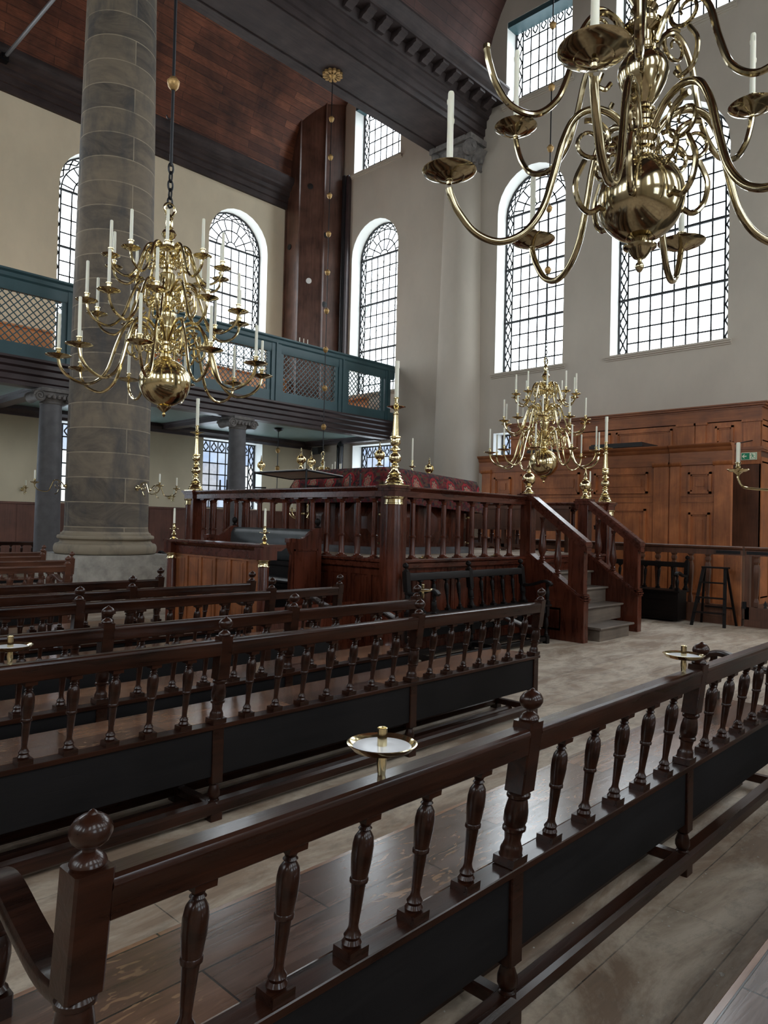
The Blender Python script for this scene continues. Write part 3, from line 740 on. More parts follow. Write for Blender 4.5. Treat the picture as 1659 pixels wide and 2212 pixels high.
bench('dark bench with an armrest seen between the massive column and the panelled desk', [8.75, 10.2, 11.6], 15.3, 'black_wood', arms=(1, 0))
bench('black bench set against the front of the platform, facing the benches', [0, 1.225, 2.45], 0, 'black_wood', arms=(1, 1), rotz=PI, origin=(8.80, 5.62), nb=5, zs=1.055)
bench('black box bench with armrest against the balustrade right of the stairs', [0, 1.5, 3.1], 0, 'black_wood', arms=(1, 1), rotz=PI / 2, origin=(13.02, 4.97), solid=True, zs=1.07, nb=5)
# cushionless saucers clamped to the back rails
def saucer(label, x, y, z=.965):
    t = thing('candle_saucer', label, 'candle holder', (x, y, z), 0, None)
    s = MB(); s.lathe([(0, 0), (.010, 0), (.013, .03), (.011, .055), (.014, .058)], 20); s.build('stem', 'brass', t)
    s = MB(); s.lathe([(0, .056), (.05, .058), (.075, .064), (.088, .078), (.090, .080), (.086, .081), (.074, .070), (.05, .064), (0, .063)], 40); s.build('drip_dish', 'brass', t)
    s = MB(); s.lathe([(0, .064), (.055, .066), (.075, .0715), (.068, .0735), (.04, .071), (.025, .073), (0, .072)], 36); s.build('spilt_wax', 'wax', t)
    s = MB(); s.lathe([(.0125, .070), (.0125, .116), (.0135, .117), (.0115, .118), (.010, .114), (.010, .075)], 20); s.build('candle_socket', 'brass', t)
    return t
saucer('brass saucer with white wax on the nearest back rail, at the centre of the picture', 1.335, 1.262)
saucer('brass saucer clamped beside a ball finial on the nearest bench, far right', 3.30, 1.262)
saucer('brass saucer with white wax on the second bench rail at the left edge', 1.135, 3.262)
saucer('brass saucer on a low bench back before the platform corner post', 4.75, 4.26 - .21)

m = MB()
for i in range(170):
    x = rnd.uniform(1.6, 5.2); y = rnd.uniform(.75, 1.75); r0 = rnd.uniform(.002, .006) * (2 if i % 17 == 0 else 1)
    if abs(y - 1.31) < .06: continue
    n = 5; a0 = rnd.uniform(0, 6)
    v = [(x + r0 * rnd.uniform(.6, 1.4) * cos(a0 + 6.28 * k / n), y + r0 * rnd.uniform(.4, 1.2) * sin(a0 + 6.28 * k / n), .0008) for k in range(n)] + [(x, y, r0 * .7)]
    m.add(v, [(k, (k + 1) % n, n) for k in range(n)])
o = m.build('wax_crumbs', plain('wax_crumb', (.55, .52, .46), .7)); tag(o, 'tiny crumbs of candle wax scattered on the floor boards below the nearest bench', 'crumbs'); o['kind'] = 'stuff'

# ------------------------------------------------------------------ candles and chandeliers
def candle_mesh(L, r, n=14):
    m = MB(); m.lathe([(r, 0), (r, L * .3), (r * .96, L * .7), (r * .93, L - .006), (r * .7, L), (r * .3, L - .004), (0, L - .005)], n); return m.mesh('candle', 'candle')
def ring(mb, c, R, r, n=20, m=8, Mx=None):
    mb.tube([(c[0] + R * cos(2 * PI * i / n), c[1], c[2] + R * sin(2 * PI * i / n)) for i in range(n)], r, m, Mx, closed=True)
def sphere_prof(R, z, a0=-75, a1=75, n=16): return [(R * cos(R_(a0 + (a1 - a0) * i / n)), z + R * sin(R_(a0 + (a1 - a0) * i / n))) for i in range(n + 1)]
def scroll(mb, cx, cz, R, r, turns=1.6, a0=0, sgn=1, n=30, end=.2, seg=6):
    mb.tube([(cx + R * (1 - (1 - end) * i / n) * cos(a0 + sgn * 2 * PI * turns * i / n), 0, cz + R * (1 - (1 - end) * i / n) * sin(a0 + sgn * 2 * PI * turns * i / n)) for i in range(n + 1)], [r * (1 - .45 * i / n) for i in range(n + 1)], seg)
def arm_mesh(pts, r, scr, seg=8, tails=()):
    m = MB(); m.tube(smooth_path([(p[0], 0, p[1]) for p in pts], 5), r, seg)
    for s in scr: scroll(m, *s)
    for tl in tails: m.tube(smooth_path([(p[0], 0, p[1]) for p in tl], 5), r * .8, seg)
    return m.mesh('arm', 'brass')
def pan_mesh(pr, h, mat='brass'):
    m = MB()
    m.lathe([(.008, -.035), (.014, -.02), (.02, -.012), (pr * .35, -.006), (pr * .45, .002), (pr * .7, .004), (pr * .85, .012), (pr, .020), (pr * .98, .024), (pr * .84, .017), (pr * .6, .010), (pr * .3, .010), (.012, .012)], 28)
    return m.mesh('drip_pan', mat)
def socket_mesh(h, r, mat='brass'):
    m = MB(); m.lathe([(.012, .008), (r * 1.15, .014), (r * .75, .024), (r * .8, h * .45), (r * 1.2, h * .5), (r * .9, h * .58), (r * .95, h * .85), (r * 1.3, h * .9), (r * 1.3, h), (r * .9, h)], 16); return m.mesh('candle_socket', mat)
BODY = [(0, -.40), (.010, -.39), (.022, -.368), (.010, -.348), (.026, -.335), (.052, -.312), (.074, -.288), (.078, -.278), (.048, -.268), (.05, -.258)] + sphere_prof(.275, 0, -78, 78) + \
       [(.06, .268), (.078, .28), (.055, .295), (.05, .33), (.078, .35), (.08, .37), (.05, .385), (.048, .42), (.075, .44), (.075, .46), (.048, .48), (.055, .52), (.07, .56), (.08, .62), (.062, .635), (.06, .66), (.088, .74), (.098, .79), (.09, .81), (.055, .83),
        (.05, .86), (.075, .88), (.075, .91), (.05, .93), (.05, .99), (.07, 1.01), (.05, 1.04), (.045, 1.07), (.065, 1.12), (.085, 1.19), (.092, 1.235), (.078, 1.255), (.048, 1.27), (.048, 1.30), (.07, 1.32), (.07, 1.35), (.045, 1.37), (.05, 1.42), (.062, 1.46), (.05, 1.49),
        (.034, 1.51), (.048, 1.56), (.06, 1.60), (.05, 1.635), (.032, 1.65), (.062, 1.675), (.082, 1.715), (.062, 1.755), (.034, 1.775), (.046, 1.79), (.032, 1.805), (.04, 1.84), (.034, 1.88), (.044, 1.90), (.03, 1.93), (.015, 1.95)]
CM = {}
def chandelier(label, loc, which, a0=0, scale=1., zs=1., tiers=(0, 1, 2)):
    t = thing('chandelier', label, 'chandelier', loc, 0); t.scale = (scale, scale, scale * zs)
    m = MB(); m.lathe(BODY, 32); m.build('chandelier_body', 'brass', t)
    m = MB(); m.tube([(.066 * cos(a) * (1 if sin(a) > -.3 else .8), 0, 2.0 + .075 * sin(a)) for a in [2 * PI * i / 18 for i in range(18)]], .015, 8, closed=True); m.build('hanging_ring', 'brass', t)
    T = [(1.06, .17, .46, 1.0, .128, .40), (.81, .79, 1.0, .86, .113, .35), (.60, 1.31, 1.44, .65, .095, .33)]
    nm = ['lowest', 'middle', 'top']
    for ti in tiers:
        R, zp, zh, kz, pr, cl = T[ti]; k = R / 1.06
        if ti not in CM:
            e = .10 if ti == 0 else 0.
            b = [(.07, .36 + e), (.18, .50 + e), (.30, .555 + e), (.41, .49 + e), (.50, .28 + e * .8), (.60, .03), (.76, -.11), (.93, -.07), (1.03, .03), (1.06, .135)]
            pts = [(p[0] * k if i else .05, zp + (p[1] - .15) * kz) for i, p in enumerate(b)]; pts[0] = (.05, zh)
            sc = [(.29 * k + .0, zp + (.23 + e) * kz, .115 * k ** .5, .0125, 1.6, PI / 2 - .4, 1), (.16 * k + .02, zp + (.11 + e) * kz, .075 * k ** .5, .0105, 1.5, PI * 1.1, -1)]
            am = arm_mesh(pts, .0165 if ti == 0 else .0145, sc, 8, [[(.40 * k, zp + (.24 + e) * kz), (.41 * k, zp + (.10 + e) * kz), (.36 * k, zp + (.01 + e) * kz), (.31 * k, zp + (.04 + e) * kz)]])
            CM[ti] = (am, pan_mesh(pr, .1), socket_mesh(.10, .023), candle_mesh(cl, .0165))
        am, pm, sm, cm = CM[ti]
        for i in range(10):
            a = a0 + ti * .1 + 2 * PI * i / 10
            ao = link('arm', am, t, (0, 0, 0), (0, 0, a))
            po = link('drip_pan', pm, ao, (R, 0, zp)); 
            link('candle_socket', sm, ao, (R, 0, zp))
            c = link('candle', cm); cz = cm
            c.location = Vector(loc) + scale * Vector((R * cos(a), R * sin(a), (zp + .085) * zs)); hh = rnd.choice([1, 1, 1, .97, .93, .86 if ti == 0 else 1])
            c.scale = (scale, scale, scale * hh)
            tag(c, 'slim white candle on the %s tier of the %s' % (nm[ti], which), 'candle', '%s tier candles of the %s' % (nm[ti], which))
    return t
NV = 7.1
chandelier('large three-tier brass chandelier with a round globe, before the massive stone column', (3.98, 7.145, 3.075), 'large left chandelier', .21, 1., .945)
chandelier('three-tier brass chandelier hanging beyond the platform stairs, before the oak partition', (11.75, 7.13, 2.80), 'chandelier beyond the stairs', .4, .95)
chandelier('brass chandelier mostly hidden behind the carpet-covered table', (12.28, 13.95, 1.75), 'chandelier behind the table', .1, .8)
def gold_ball(parent, x, y, z, r=.055, mat='gilt'):
    b = MB(); b.lathe([(0, -r * 1.25), (r * .4, -r * 1.15), (r * .85, -r * .6), (r, 0), (r, r * .2), (r * 1.06, r * .22), (r * 1.06, r * .34), (r * .9, r * .4), (r * .6, r * .95), (r * .25, r * 1.15), (0, r * 1.2)], 20); return b.build('gilt_ball', mat, parent, (x, y, z))
def chain(t, x, y, z1, z0, n, r=.03, th=.007):
    m = MB()
    for i in range(n):
        z = z1 + (z0 - z1) * (i + .5) / n; Mx = Matrix.Translation((x, y, z)) @ Matrix.Rotation(R_(90 * (i % 2)), 4, 'Z')
        m.tube([(r * .55 * cos(a), 0, abs(z1 - z0) / n * .62 * sin(a)) for a in [2 * PI * k / 12 for k in range(12)]], th, 6, Mx, closed=True)
    return m.build('chain', 'iron', t)
def hook(t, x, y, z, s=.06, d=(-.8, .6)):
    m = MB(); m.tube([(x + d[0] * s * (1 + cos(a)) * .5, y + d[1] * s * (1 + cos(a)) * .5, z + s * .6 * sin(a)) for a in [R_(v) for v in range(150, 380, 20)]], .008, 6); return m.build('hook', 'iron', t)
t = thing('hanging_rod', 'black iron rod with one gilt ball carrying the large left chandelier', 'rod')
m = MB(); m.tube([(3.98, 7.145, 5.45), (3.98, 7.145, 20.0)], .017, 8); m.build('rod', 'iron', t)
gold_ball(t, 3.98, 7.145, 6.36, .065); hook(t, 3.98, 7.145, 6.0); chain(t, 3.98, 7.145, 5.47, 5.0, 5, .05, .011)
t = thing('hanging_rod', 'thin black rod with wooden balls carrying the chandelier beyond the stairs', 'rod')
m = MB(); m.tube([(11.75, 7.13, 5.1), (11.75, 7.13, 20.0)], .012, 8); m.build('rod', 'iron', t)
for z in (11.06, 9.88, 8.72, 7.58, 6.42): gold_ball(t, 11.75, 7.13, z, .062)
chain(t, 11.75, 7.13, 5.12, 4.70, 6, .035, .008)
t = thing('hanging_rod', 'thin rod with a row of gilt balls hanging from a gilt rosette under the beam', 'rod')
m = MB(); m.tube([(12.28, 13.95, 3.35), (12.28, 13.95, ZS)], .011, 8); m.build('rod', 'iron', t)
for i in range(9): gold_ball(t, 12.28, 13.95, 12.05 - 1.0 * i, .068)
hook(t, 12.28, 13.95, 4.35, .08)
m = MB(); m.lathe([(.0, -.16), (.05, -.15), (.09, -.09), (.12, -.05), (.10, 0)], 20, (12.28, 13.95, ZS))
for i in range(12):
    a = 2 * PI * i / 12; Mx = Matrix.Translation((12.28, 13.95, ZS - .03)) @ Matrix.Rotation(a, 4, 'Z')
    m.prism([(.08, -.035), (.17, -.06), (.24, -.045), (.27, 0), (.24, .045), (.17, .06), (.08, .035)], -.05, .015, 'z', Mx)
m.build('rosette', 'gilt', t)
t = thing('hanging_rod', 'short rod with two gilt balls under the green gallery ceiling', 'rod')
X_, Y_ = 14.2, 18.3
m = MB(); m.tube([(X_, Y_, 2.3), (X_, Y_, 4.54)], .012, 8); m.lathe([(.02, 4.44), (.14, 4.50), (.16, 4.54), (.1, 4.558)], 20, (X_, Y_, 0)); m.build('rod', 'iron', t)
for z in (3.85, 3.28): gold_ball(t, X_, Y_, z, .075)
ring_m = MB(); ring_m.lathe([(0, 2.2), (.05, 2.22), (.09, 2.3), (.05, 2.38), (.02, 2.42)], 16, (X_, Y_, 0)); ring_m.build('lamp_boss', 'brass', t)

# near chandelier: heavier, six broad dishes below and smaller ones above
CX, CY, CZ = 4.03, 1.835, 3.53
t = thing('chandelier', 'heavy tarnished brass chandelier close to the camera, cut by the top right corner', 'chandelier', (CX, CY, CZ))
NB = [(0, -.43), (.012, -.425), (.024, -.405), (.026, -.392), (.02, -.375), (.012, -.368), (.014, -.355), (.034, -.345), (.05, -.325), (.068, -.295), (.094, -.285), (.096, -.276), (.062, -.266), (.045, -.258), (.052, -.246), (.05, -.236), (.075, -.228)] + sphere_prof(.247, 0, -70, 74, 20) + \
     [(.078, .243), (.078, .256), (.058, .265), (.056, .285), (.078, .295), (.078, .31), (.062, .32), (.07, .335), (.09, .35), (.092, .37), (.085, .39), (.10, .40), (.10, .42), (.085, .44), (.088, .46), (.06, .468), (.055, .50), (.075, .51), (.06, .525), (.055, .55), (.09, .60), (.125, .67), (.145, .73), (.14, .78), (.115, .83), (.075, .86),
      (.08, .875), (.08, .89), (.062, .90), (.07, .93), (.07, .96), (.11, .985), (.118, 1.0), (.118, 1.02), (.085, 1.04), (.062, 1.06), (.058, 1.10), (.08, 1.12), (.06, 1.15), (.10, 1.22), (.14, 1.33), (.12, 1.43), (.06, 1.5), (.08, 1.52), (.05, 1.55), (.03, 1.7)]
m = MB(); m.lathe(NB, 48)
for i in range(6):
    a = 2 * PI * i / 6; m.lathe([(0, 0), (.012, .008), (.014, .02), (0, .034)], 8, (.10 * cos(a), .10 * sin(a), 1.02)); m.lathe([(0, 0), (.014, .008), (.016, .02), (0, .036)], 8, (.095 * cos(a), .095 * sin(a), .47))
m.build('chandelier_body', 'brass_old', t)
m = MB(); m.tube([(0, 0, 1.65), (0, 0, 16.3)], .018, 8); m.build('hanging_rod', 'iron', t)
Fh = Vector((cos(yaw), sin(yaw), 0)); Rh = Vector((sin(yaw), -cos(yaw), 0))
def around(phi):            # phi: degrees seen from the camera, 0 = towards it, positive to the right
    return (-Fh * cos(R_(phi)) + Rh * sin(R_(phi)))
pmb = MB(); pr = .160
pmb.lathe([(0, -.045), (.014, -.044), (.016, -.03), (.024, -.024), (.024, -.018), (.05, -.012), (.07, -.002), (.085, .002), (.09, -.002), (.11, .006), (.135, .016), (pr - .004, .030), (pr, .036), (pr - .008, .038), (.13, .026), (.09, .012), (.03, .010), (.02, .012)], 48)
pan_b = pmb.mesh('drip_pan', 'brass_old')
pmb = MB(); pmb.lathe([(0, -.045), (.014, -.044), (.016, -.03), (.024, -.022), (.05, -.012), (.07, -.002), (.08, .002), (.086, -.001), (.11, .008), (.14, .026), (.146, .032), (.138, .034), (.12, .026), (.08, .012), (.02, .012)], 44); pan_s = pmb.mesh('drip_pan', 'brass_old')
sk = MB(); sk.lathe([(.02, .008), (.036, .012), (.038, .02), (.022, .028), (.026, .045), (.034, .05), (.034, .056), (.026, .06), (.028, .09), (.033, .094), (.033, .10), (.022, .10)], 24); sk_b = sk.mesh('candle_socket', 'brass_old')
CB = {}
def narm(phi, R, zp, kind, label=None, cl=.42, cr=.019, pan=True):
    d = around(phi); a = math.atan2(d.y, d.x)
    if kind == 'low':
        k = R / 1.1
        pts = [(.08, .39), (.16, .49), (.27, .53), (.38, .48), (.45, .34), (.50, .14), (.56, -.06), (.66, -.20), (.80, -.26), (.94, -.21), (1.04, -.09), (1.085, 0), (1.1, .05)]
        pts = [(x * k if i > 0 else x, z) for i, (x, z) in enumerate(pts)]
        m = MB(); m.tube(smooth_path([(x, 0, z) for x, z in pts], 6), .0215, 12)
        scroll(m, .30, .335, .13, .017, 1.35, R_(75), 1, 34, .25, 8)
        scroll(m, .17, .22, .10, .015, 1.3, R_(100), -1, 30, .25, 8)
        m.tube(smooth_path([(.33, 0, .225), (.38, 0, .10), (.36, 0, -.02), (.30, 0, -.08), (.24, 0, -.05), (.235, 0, -.02)], 6), [.017] * 30 + [.012], 8)
    else:
        k = R / 1.05
        pts = [(.08, .98), (.16, 1.10), (.26, 1.16), (.36, 1.12), (.44, 1.0), (.50, .80), (.58, .62), (.72, .52), (.88, .55), (.98, .66), (1.03, .78), (1.05, .86)]
        pts = [(x * k if i > 0 else x, z + zp - .90) for i, (x, z) in enumerate(pts)]
        m = MB(); m.tube(smooth_path([(x, 0, z) for x, z in pts], 6), .019, 10)
        scroll(m, .26, .98, .11, .015, 1.35, R_(75), 1, 30, .25, 8)
        m.tube(smooth_path([(.28, 0, .88), (.33, 0, .78), (.31, 0, .66), (.24, 0, .62), (.20, 0, .66)], 6), .014, 8)
    ao = m.build('arm', 'brass_old', t, (0, 0, 0), (0, 0, a))
    if not pan:
        e = MB(); e.lathe([(0, -.03), (.022, -.01), (.022, .01), (.012, .02), (0, .025)], 12, (R, 0, zp - .03)); e.build('bare_arm_end', 'brass_old', ao); return
    link('drip_pan', pan_b if kind == 'low' else pan_s, ao, (R, 0, zp)); link('candle_socket', sk_b, ao, (R, 0, zp))
    key = (round(cl, 2), cr)
    if key not in CB:
        cm = MB(); n = 16; prf = [(cr, 0), (cr * 1.03, cl * .2), (cr * .97, cl * .5), (cr * 1.02, cl * .75), (cr * .97, cl - .01), (cr * .8, cl), (cr * .4, cl - .006), (.003, cl - .008)]
        cm.lathe(prf, n)
        for (aa, zz) in ((.3, cl - .02), (2.2, cl - .05), (4, cl - .03), (5.1, cl * .6)): cm.lathe([(0, -.03), (.004, -.02), (.005, 0), (0, .012)], 6, (cr * cos(aa), cr * sin(aa), zz))
        CB[key] = cm.mesh('candle', 'candle')
    c = link('candle', CB[key]); c.location = Vector((CX, CY, CZ)) + d * R + Vector((0, 0, zp + .085))
    tag(c, label, 'candle', None)
    w = MB(); w.tube([(0, 0, cl - .012), (.002, 0, cl + .012)], .0015, 5); w.build('wick', 'wick', c)
narm(-29, 1.20, .14, 'low', 'thick candle on the broad dish nearest the camera, cut by the top edge')
narm(-91.5, 1.12, .12, 'low', 'tall ivory candle on the leftmost broad dish of the near chandelier')
narm(-153, 1.0, .07, 'low', 'dripping ivory candle on the lower dish left of the near globe', .40)
narm(145, 1.0, .05, 'low', 'ivory candle on the lower dish right of the near globe, half behind it', .40)
narm(87, 1.10, .09, 'low', 'candle of the near chandelier on the arm sweeping past the right edge')
narm(27, 1.15, .09, 'low', 'candle of the near chandelier on the front arm running out at the right edge')
narm(-141, .97, .80, 'up', 'ivory candle before the upper rectangular window on the near chandelier', .48, .017)
narm(-81, .95, .81, 'up', pan=False)
narm(-21, .95, .82, 'up', 'candle on the upper front left arm of the near chandelier, over the top edge', .40, .017)
narm(117, .97, .80, 'up', 'white dripping candle on the upper dish at the right edge of the picture', .42, .017)
narm(168, .97, .80, 'up', 'candle on the upper rear arm of the near chandelier, behind its shaft', .42, .017)
narm(39, .95, .82, 'up', 'candle on the upper front right arm of the near chandelier, over the top edge', .40, .017)

# ------------------------------------------------------------------ reading platform (bima)
PX0, PX1, PY0, PY1, PF, PT = 6.40, 11.86, 5.95, 10.40, 1.16, 2.06
t = thing('reading_platform', 'raised mahogany reading platform with turned balustrade in the middle of the hall', 'platform', (0, 0, 0))
BI = t
m = MB(); m.box(PX0 + .05, PX1 - .05, PY0 + .05, PY1 - .05, 1.05, PF - .03); m.build('deck_joist', 'mahogany_h', t)
m = MB(); m.box(PX0 - .02, PX1 + .02, PY0 - .02, PY1 + .02, PF - .03, PF); m.build('deck', 'floor', t)
m = MB()
for (a, b, c, d, ax) in ((PX0 - .1, PX1 + .1, PY0 - .10, PY0 + .06, 'x'), (PX0 - .1, PX1 + .1, PY1 - .06, PY1 + .10, 'x'), (PX0 - .10, PX0 + .06, PY0 - .1, PY1 + .1, 'y'), (PX1 - .06, PX1 + .10, PY0 - .1, PY1 + .1, 'y')):
    if ax == 'x': m.cbox(a, b, c, d, PF - .035, PF + .008, .008, 'x'); m.cbox(a + .03, b - .03, c + .025, d - .025, PF - .11, PF - .035, .01, 'x')
    else: m.cbox(a, b, c, d, PF - .035, PF + .008, .008, 'y'); m.cbox(a + .025, b - .025, c + .03, d - .03, PF - .11, PF - .035, .01, 'y')
m.build('deck_edge_moulding', 'mahogany_h', t)
def panel_wall(name, mat, parent, mapf, u0, u1, v0, v1, n, stile=.07, railh=.09, th=.03, raised=False):
    m = MB()
    def bx(a, b, c, d, e0, e1):
        q = [mapf(u, v, dd) for u in (a, b) for v in (c, d) for dd in (e0, e1)]
        m.add(q, [(0, 1, 3, 2), (4, 6, 7, 5), (0, 4, 5, 1), (2, 3, 7, 6), (0, 2, 6, 4), (1, 5, 7, 3)])
    bx(u0, u1, v0, v1, -th, 0); w = (u1 - u0) / n
    bx(u0, u1, v0, v0 + railh * 1.3, 0, .018); bx(u0, u1, v1 - railh, v1, 0, .018)
    for i in range(n + 1):
        a = u0 + w * i; bx(max(u0, a - stile / 2), min(u1, a + stile / 2), v0 + railh * 1.3, v1 - railh, 0, .018)
    for i in range(n):
        a, b = u0 + w * i + stile / 2, u0 + w * (i + 1) - stile / 2
        bx(a + .025, b - .025, v0 + railh * 1.3 + .03, v1 - railh - .03, 0, .008)
    return m.build(name, mat, parent)
fF = lambda u, v, d: (u, PY0 - d, v); fLf = lambda u, v, d: (PX0 - d, u, v); fRt = lambda u, v, d: (PX1 + d, u, v)
panel_wall('front_panelling', 'mahogany', t, fF, PX0, PX1, 0, 1.05, 14)
panel_wall('left_panelling', 'mahogany', t, fLf, PY0, PY1, 0, 1.05, 12)
panel_wall('right_panelling', 'mahogany', t, fRt, PY0, PY1, 0, 1.05, 12)
panel_wall('rear_panelling', 'mahogany', t, lambda u, v, d: (u, PY1 + d, v), PX0, PX1, 0, 1.05, 14)
RP = [(-.085, PT - .13), (.085, PT - .13), (.085, PT - .06), (.10, PT - .05), (.11, PT - .03), (.125, PT - .02), (.125, PT - .005), (.10, PT), (-.10, PT), (-.125, PT - .005), (-.125, PT - .02), (-.11, PT - .03), (-.10, PT - .05), (-.085, PT - .06)]
def prail(u0, u1, c, ax):
    m = MB(); m.prism([(q[0] + c, q[1]) for q in RP], u0, u1, ax); return m.build('hand_rail', 'mahogany_h', BI)
prail(PX0, 9.25, PY0, 'x'); prail(10.97, PX1, PY0, 'x'); prail(PX0, PX1, PY1, 'x'); prail(PY0, PY1, PX0, 'y'); prail(PY0, PY1, PX1, 'y')
b = MB(); b.box(-.052, .052, -.052, .052, PF + .006, PF + .022)
b.lathe([(.05, .022), (.052, .035), (.042, .045), (.037, .06), (.037, .27), (.044, .275), (.045, .29), (.036, .298), (.036, .45), (.033, .70), (.038, .705), (.032, .715), (.036, .735), (.046, .75)], 18, (0, 0, PF)); b.box(-.05, .05, -.05, .05, PF + .75, PF + .77)
bal = b.mesh('baluster', 'mahogany')
def bals(a, b, c, ax, n):
    for i in range(n):
        u = a + (b - a) * i / (n - 1); link('baluster', bal, BI, (u, c, 0) if ax == 'x' else (c, u, 0))
bals(6.75, 8.90, PY0, 'x', 8); bals(11.2, 11.62, PY0, 'x', 2); bals(6.72, 11.55, PY1, 'x', 16); bals(6.27, 10.12, PX0, 'y', 14); bals(6.27, 10.12, PX1, 'y', 14)
def corner_post(x, y, sx, sy):
    p = MB(); p.lathe([(.13, 0), (.14, .04), (.15, .12), (.125, .16), (.122, .22), (.118, 1.2), (.108, 1.86)], 28, (x - sx * .03, y - sy * .03, 0))
    p.cbox(x - .06 + sx * .06, x + .06 + sx * .06, y - .11, y + .11, 0, 1.93, .006, 'z'); p.cbox(x - .11, x + .11, y - .06 + sy * .06, y + .06 + sy * .06, 0, 1.93, .006, 'z')
    p.box(x - .125, x + .125, y - .125, y + .125, 1.93, 2.0); p.box(x - .14, x + .14, y - .14, y + .14, 2.0, 2.03); p.box(x - .16, x + .16, y - .16, y + .16, 2.03, PT + .002)
    po = p.build('corner_post', 'mahogany', BI)
    c = MB(); c.lathe([(.112, 1.83), (.122, 1.835), (.122, 1.85), (.114, 1.855), (.114, 1.895), (.125, 1.90), (.132, 1.915), (.132, 1.928), (.1, 1.93)], 28, (x - sx * .03, y - sy * .03, 0)); c.build('capital_band', 'brass', po)
    c = MB(); c.lathe([(.13, .0), (.155, .01), (.155, .03), (.145, .04), (.15, .06), (.13, .07)], 28, (x - sx * .03, y - sy * .03, .0)); c.build('base_band', 'brass', po)
for (x, y, sx, sy) in ((PX0, PY0, 1, 1), (PX0, PY1, 1, -1), (PX1, PY0, -1, 1), (PX1, PY1, -1, -1)): corner_post(x, y, sx, sy)
# stairs
t = thing('staircase', 'dark mahogany stairs with grey worn treads climbing to the platform', 'stairs', (0, 0, 0)); ST = t
hz = [.20, .44, .68, .92]; yn = [4.79, 5.14, 5.40, 5.66, 5.92]
for i, z in enumerate(hz):
    s = MB(); x0, x1 = (9.50, 10.47) if i == 0 else (9.33, 10.90); y0 = yn[i]; y1 = yn[i + 1] + .04
    s.box(x0 + (.02 if i == 0 else 0), x1 - (.02 if i == 0 else 0), y0 + .03, y1, (hz[i - 1] if i else 0), z - .03); s.build('riser', 'step', ST)
    s = MB(); s.cbox(x0 - (.04 if i == 0 else 0), x1 + (.06 if i == 0 else 0), y0 - .02, y1, z - .032, z, .01, 'x'); s.build('tread', 'step', ST)
vb = MB(); vb.lathe([(.042, 0), (.05, .01), (.05, .02), (.035, .03), (.042, .05), (.028, .065), (.036, .09), (.055, .14), (.058, .20), (.05, .27), (.036, .36), (.026, .46), (.022, .55), (.03, .57), (.024, .585), (.034, .61), (.045, .64)], 20); vbm = vb.mesh('baluster', 'mahogany')
for xs in (9.20, 10.93):
    s = MB(); s.prism([(4.93, 0), (5.93, 0), (5.93, 1.27), (5.83, 1.21), (4.93, .60)], xs, xs + .13, 'x'); s.build('stringer', 'mahogany', ST)
    s = MB()
    for (o, dz, w) in ((0, 0, .02), (.02, .02, .012)): s.prism([(4.90, .565 + dz), (5.84, 1.205 + dz), (5.84, 1.235 + dz), (4.90, .60 + dz)], xs - w, xs + .13 + w, 'x')
    s.build('stringer_cap', 'mahogany_h', ST)
    s = MB(); s.cbox(xs - .002, xs + .132, 4.90, 5.20, 0, .62, .006, 'z'); s.prism([(4.92, .62), (5.16, .62), (5.16, 1.50), (4.92, 1.33)], xs + .01, xs + .12, 'x')
    for zz, ww in ((.555, .012), (.59, .022), (.625, .012), (.655, .006)): s.box(xs - ww, xs + .13 + ww, 4.90 - ww, 4.97, zz, zz + .022)
    s.build('newel_post', 'mahogany', ST)
    s = MB(); sl = (2.07 - 1.36) / (5.80 - 4.88)
    for (zo, h, w) in ((-.13, .09, .0), (-.045, .025, .02), (-.02, .02, .032), (.0, .018, .02), (.016, .014, .005)):
        s.prism([(4.87, 1.36 + zo + .02), (5.80, 2.06 + zo), (5.80, 2.06 + zo + h), (4.87, 1.36 + zo + .02 + h)], xs - w, xs + .13 + w, 'x')
    s.build('hand_rail', 'mahogany_h', ST)
    s = MB(); s.cbox(xs - .01, xs + .14, 5.78, 5.96, 1.16, 2.0, .005, 'z'); s.box(xs - .03, xs + .16, 5.76, 5.99, 2.0, 2.05); s.box(xs - .045, xs + .175, 5.75, 6.0, 2.05, 2.09); s.build('upper_newel_post', 'mahogany', ST)
    for yb_ in (5.36, 5.62): link('baluster', vbm, ST, (xs + .065, yb_, .60 + (yb_ - 4.93) * .68 + .04))
panel_wall('stair_side_panel', 'mahogany', ST, lambda u, v, d: (9.20 - d, u, v), 5.22, 5.9, .02, .55, 1)

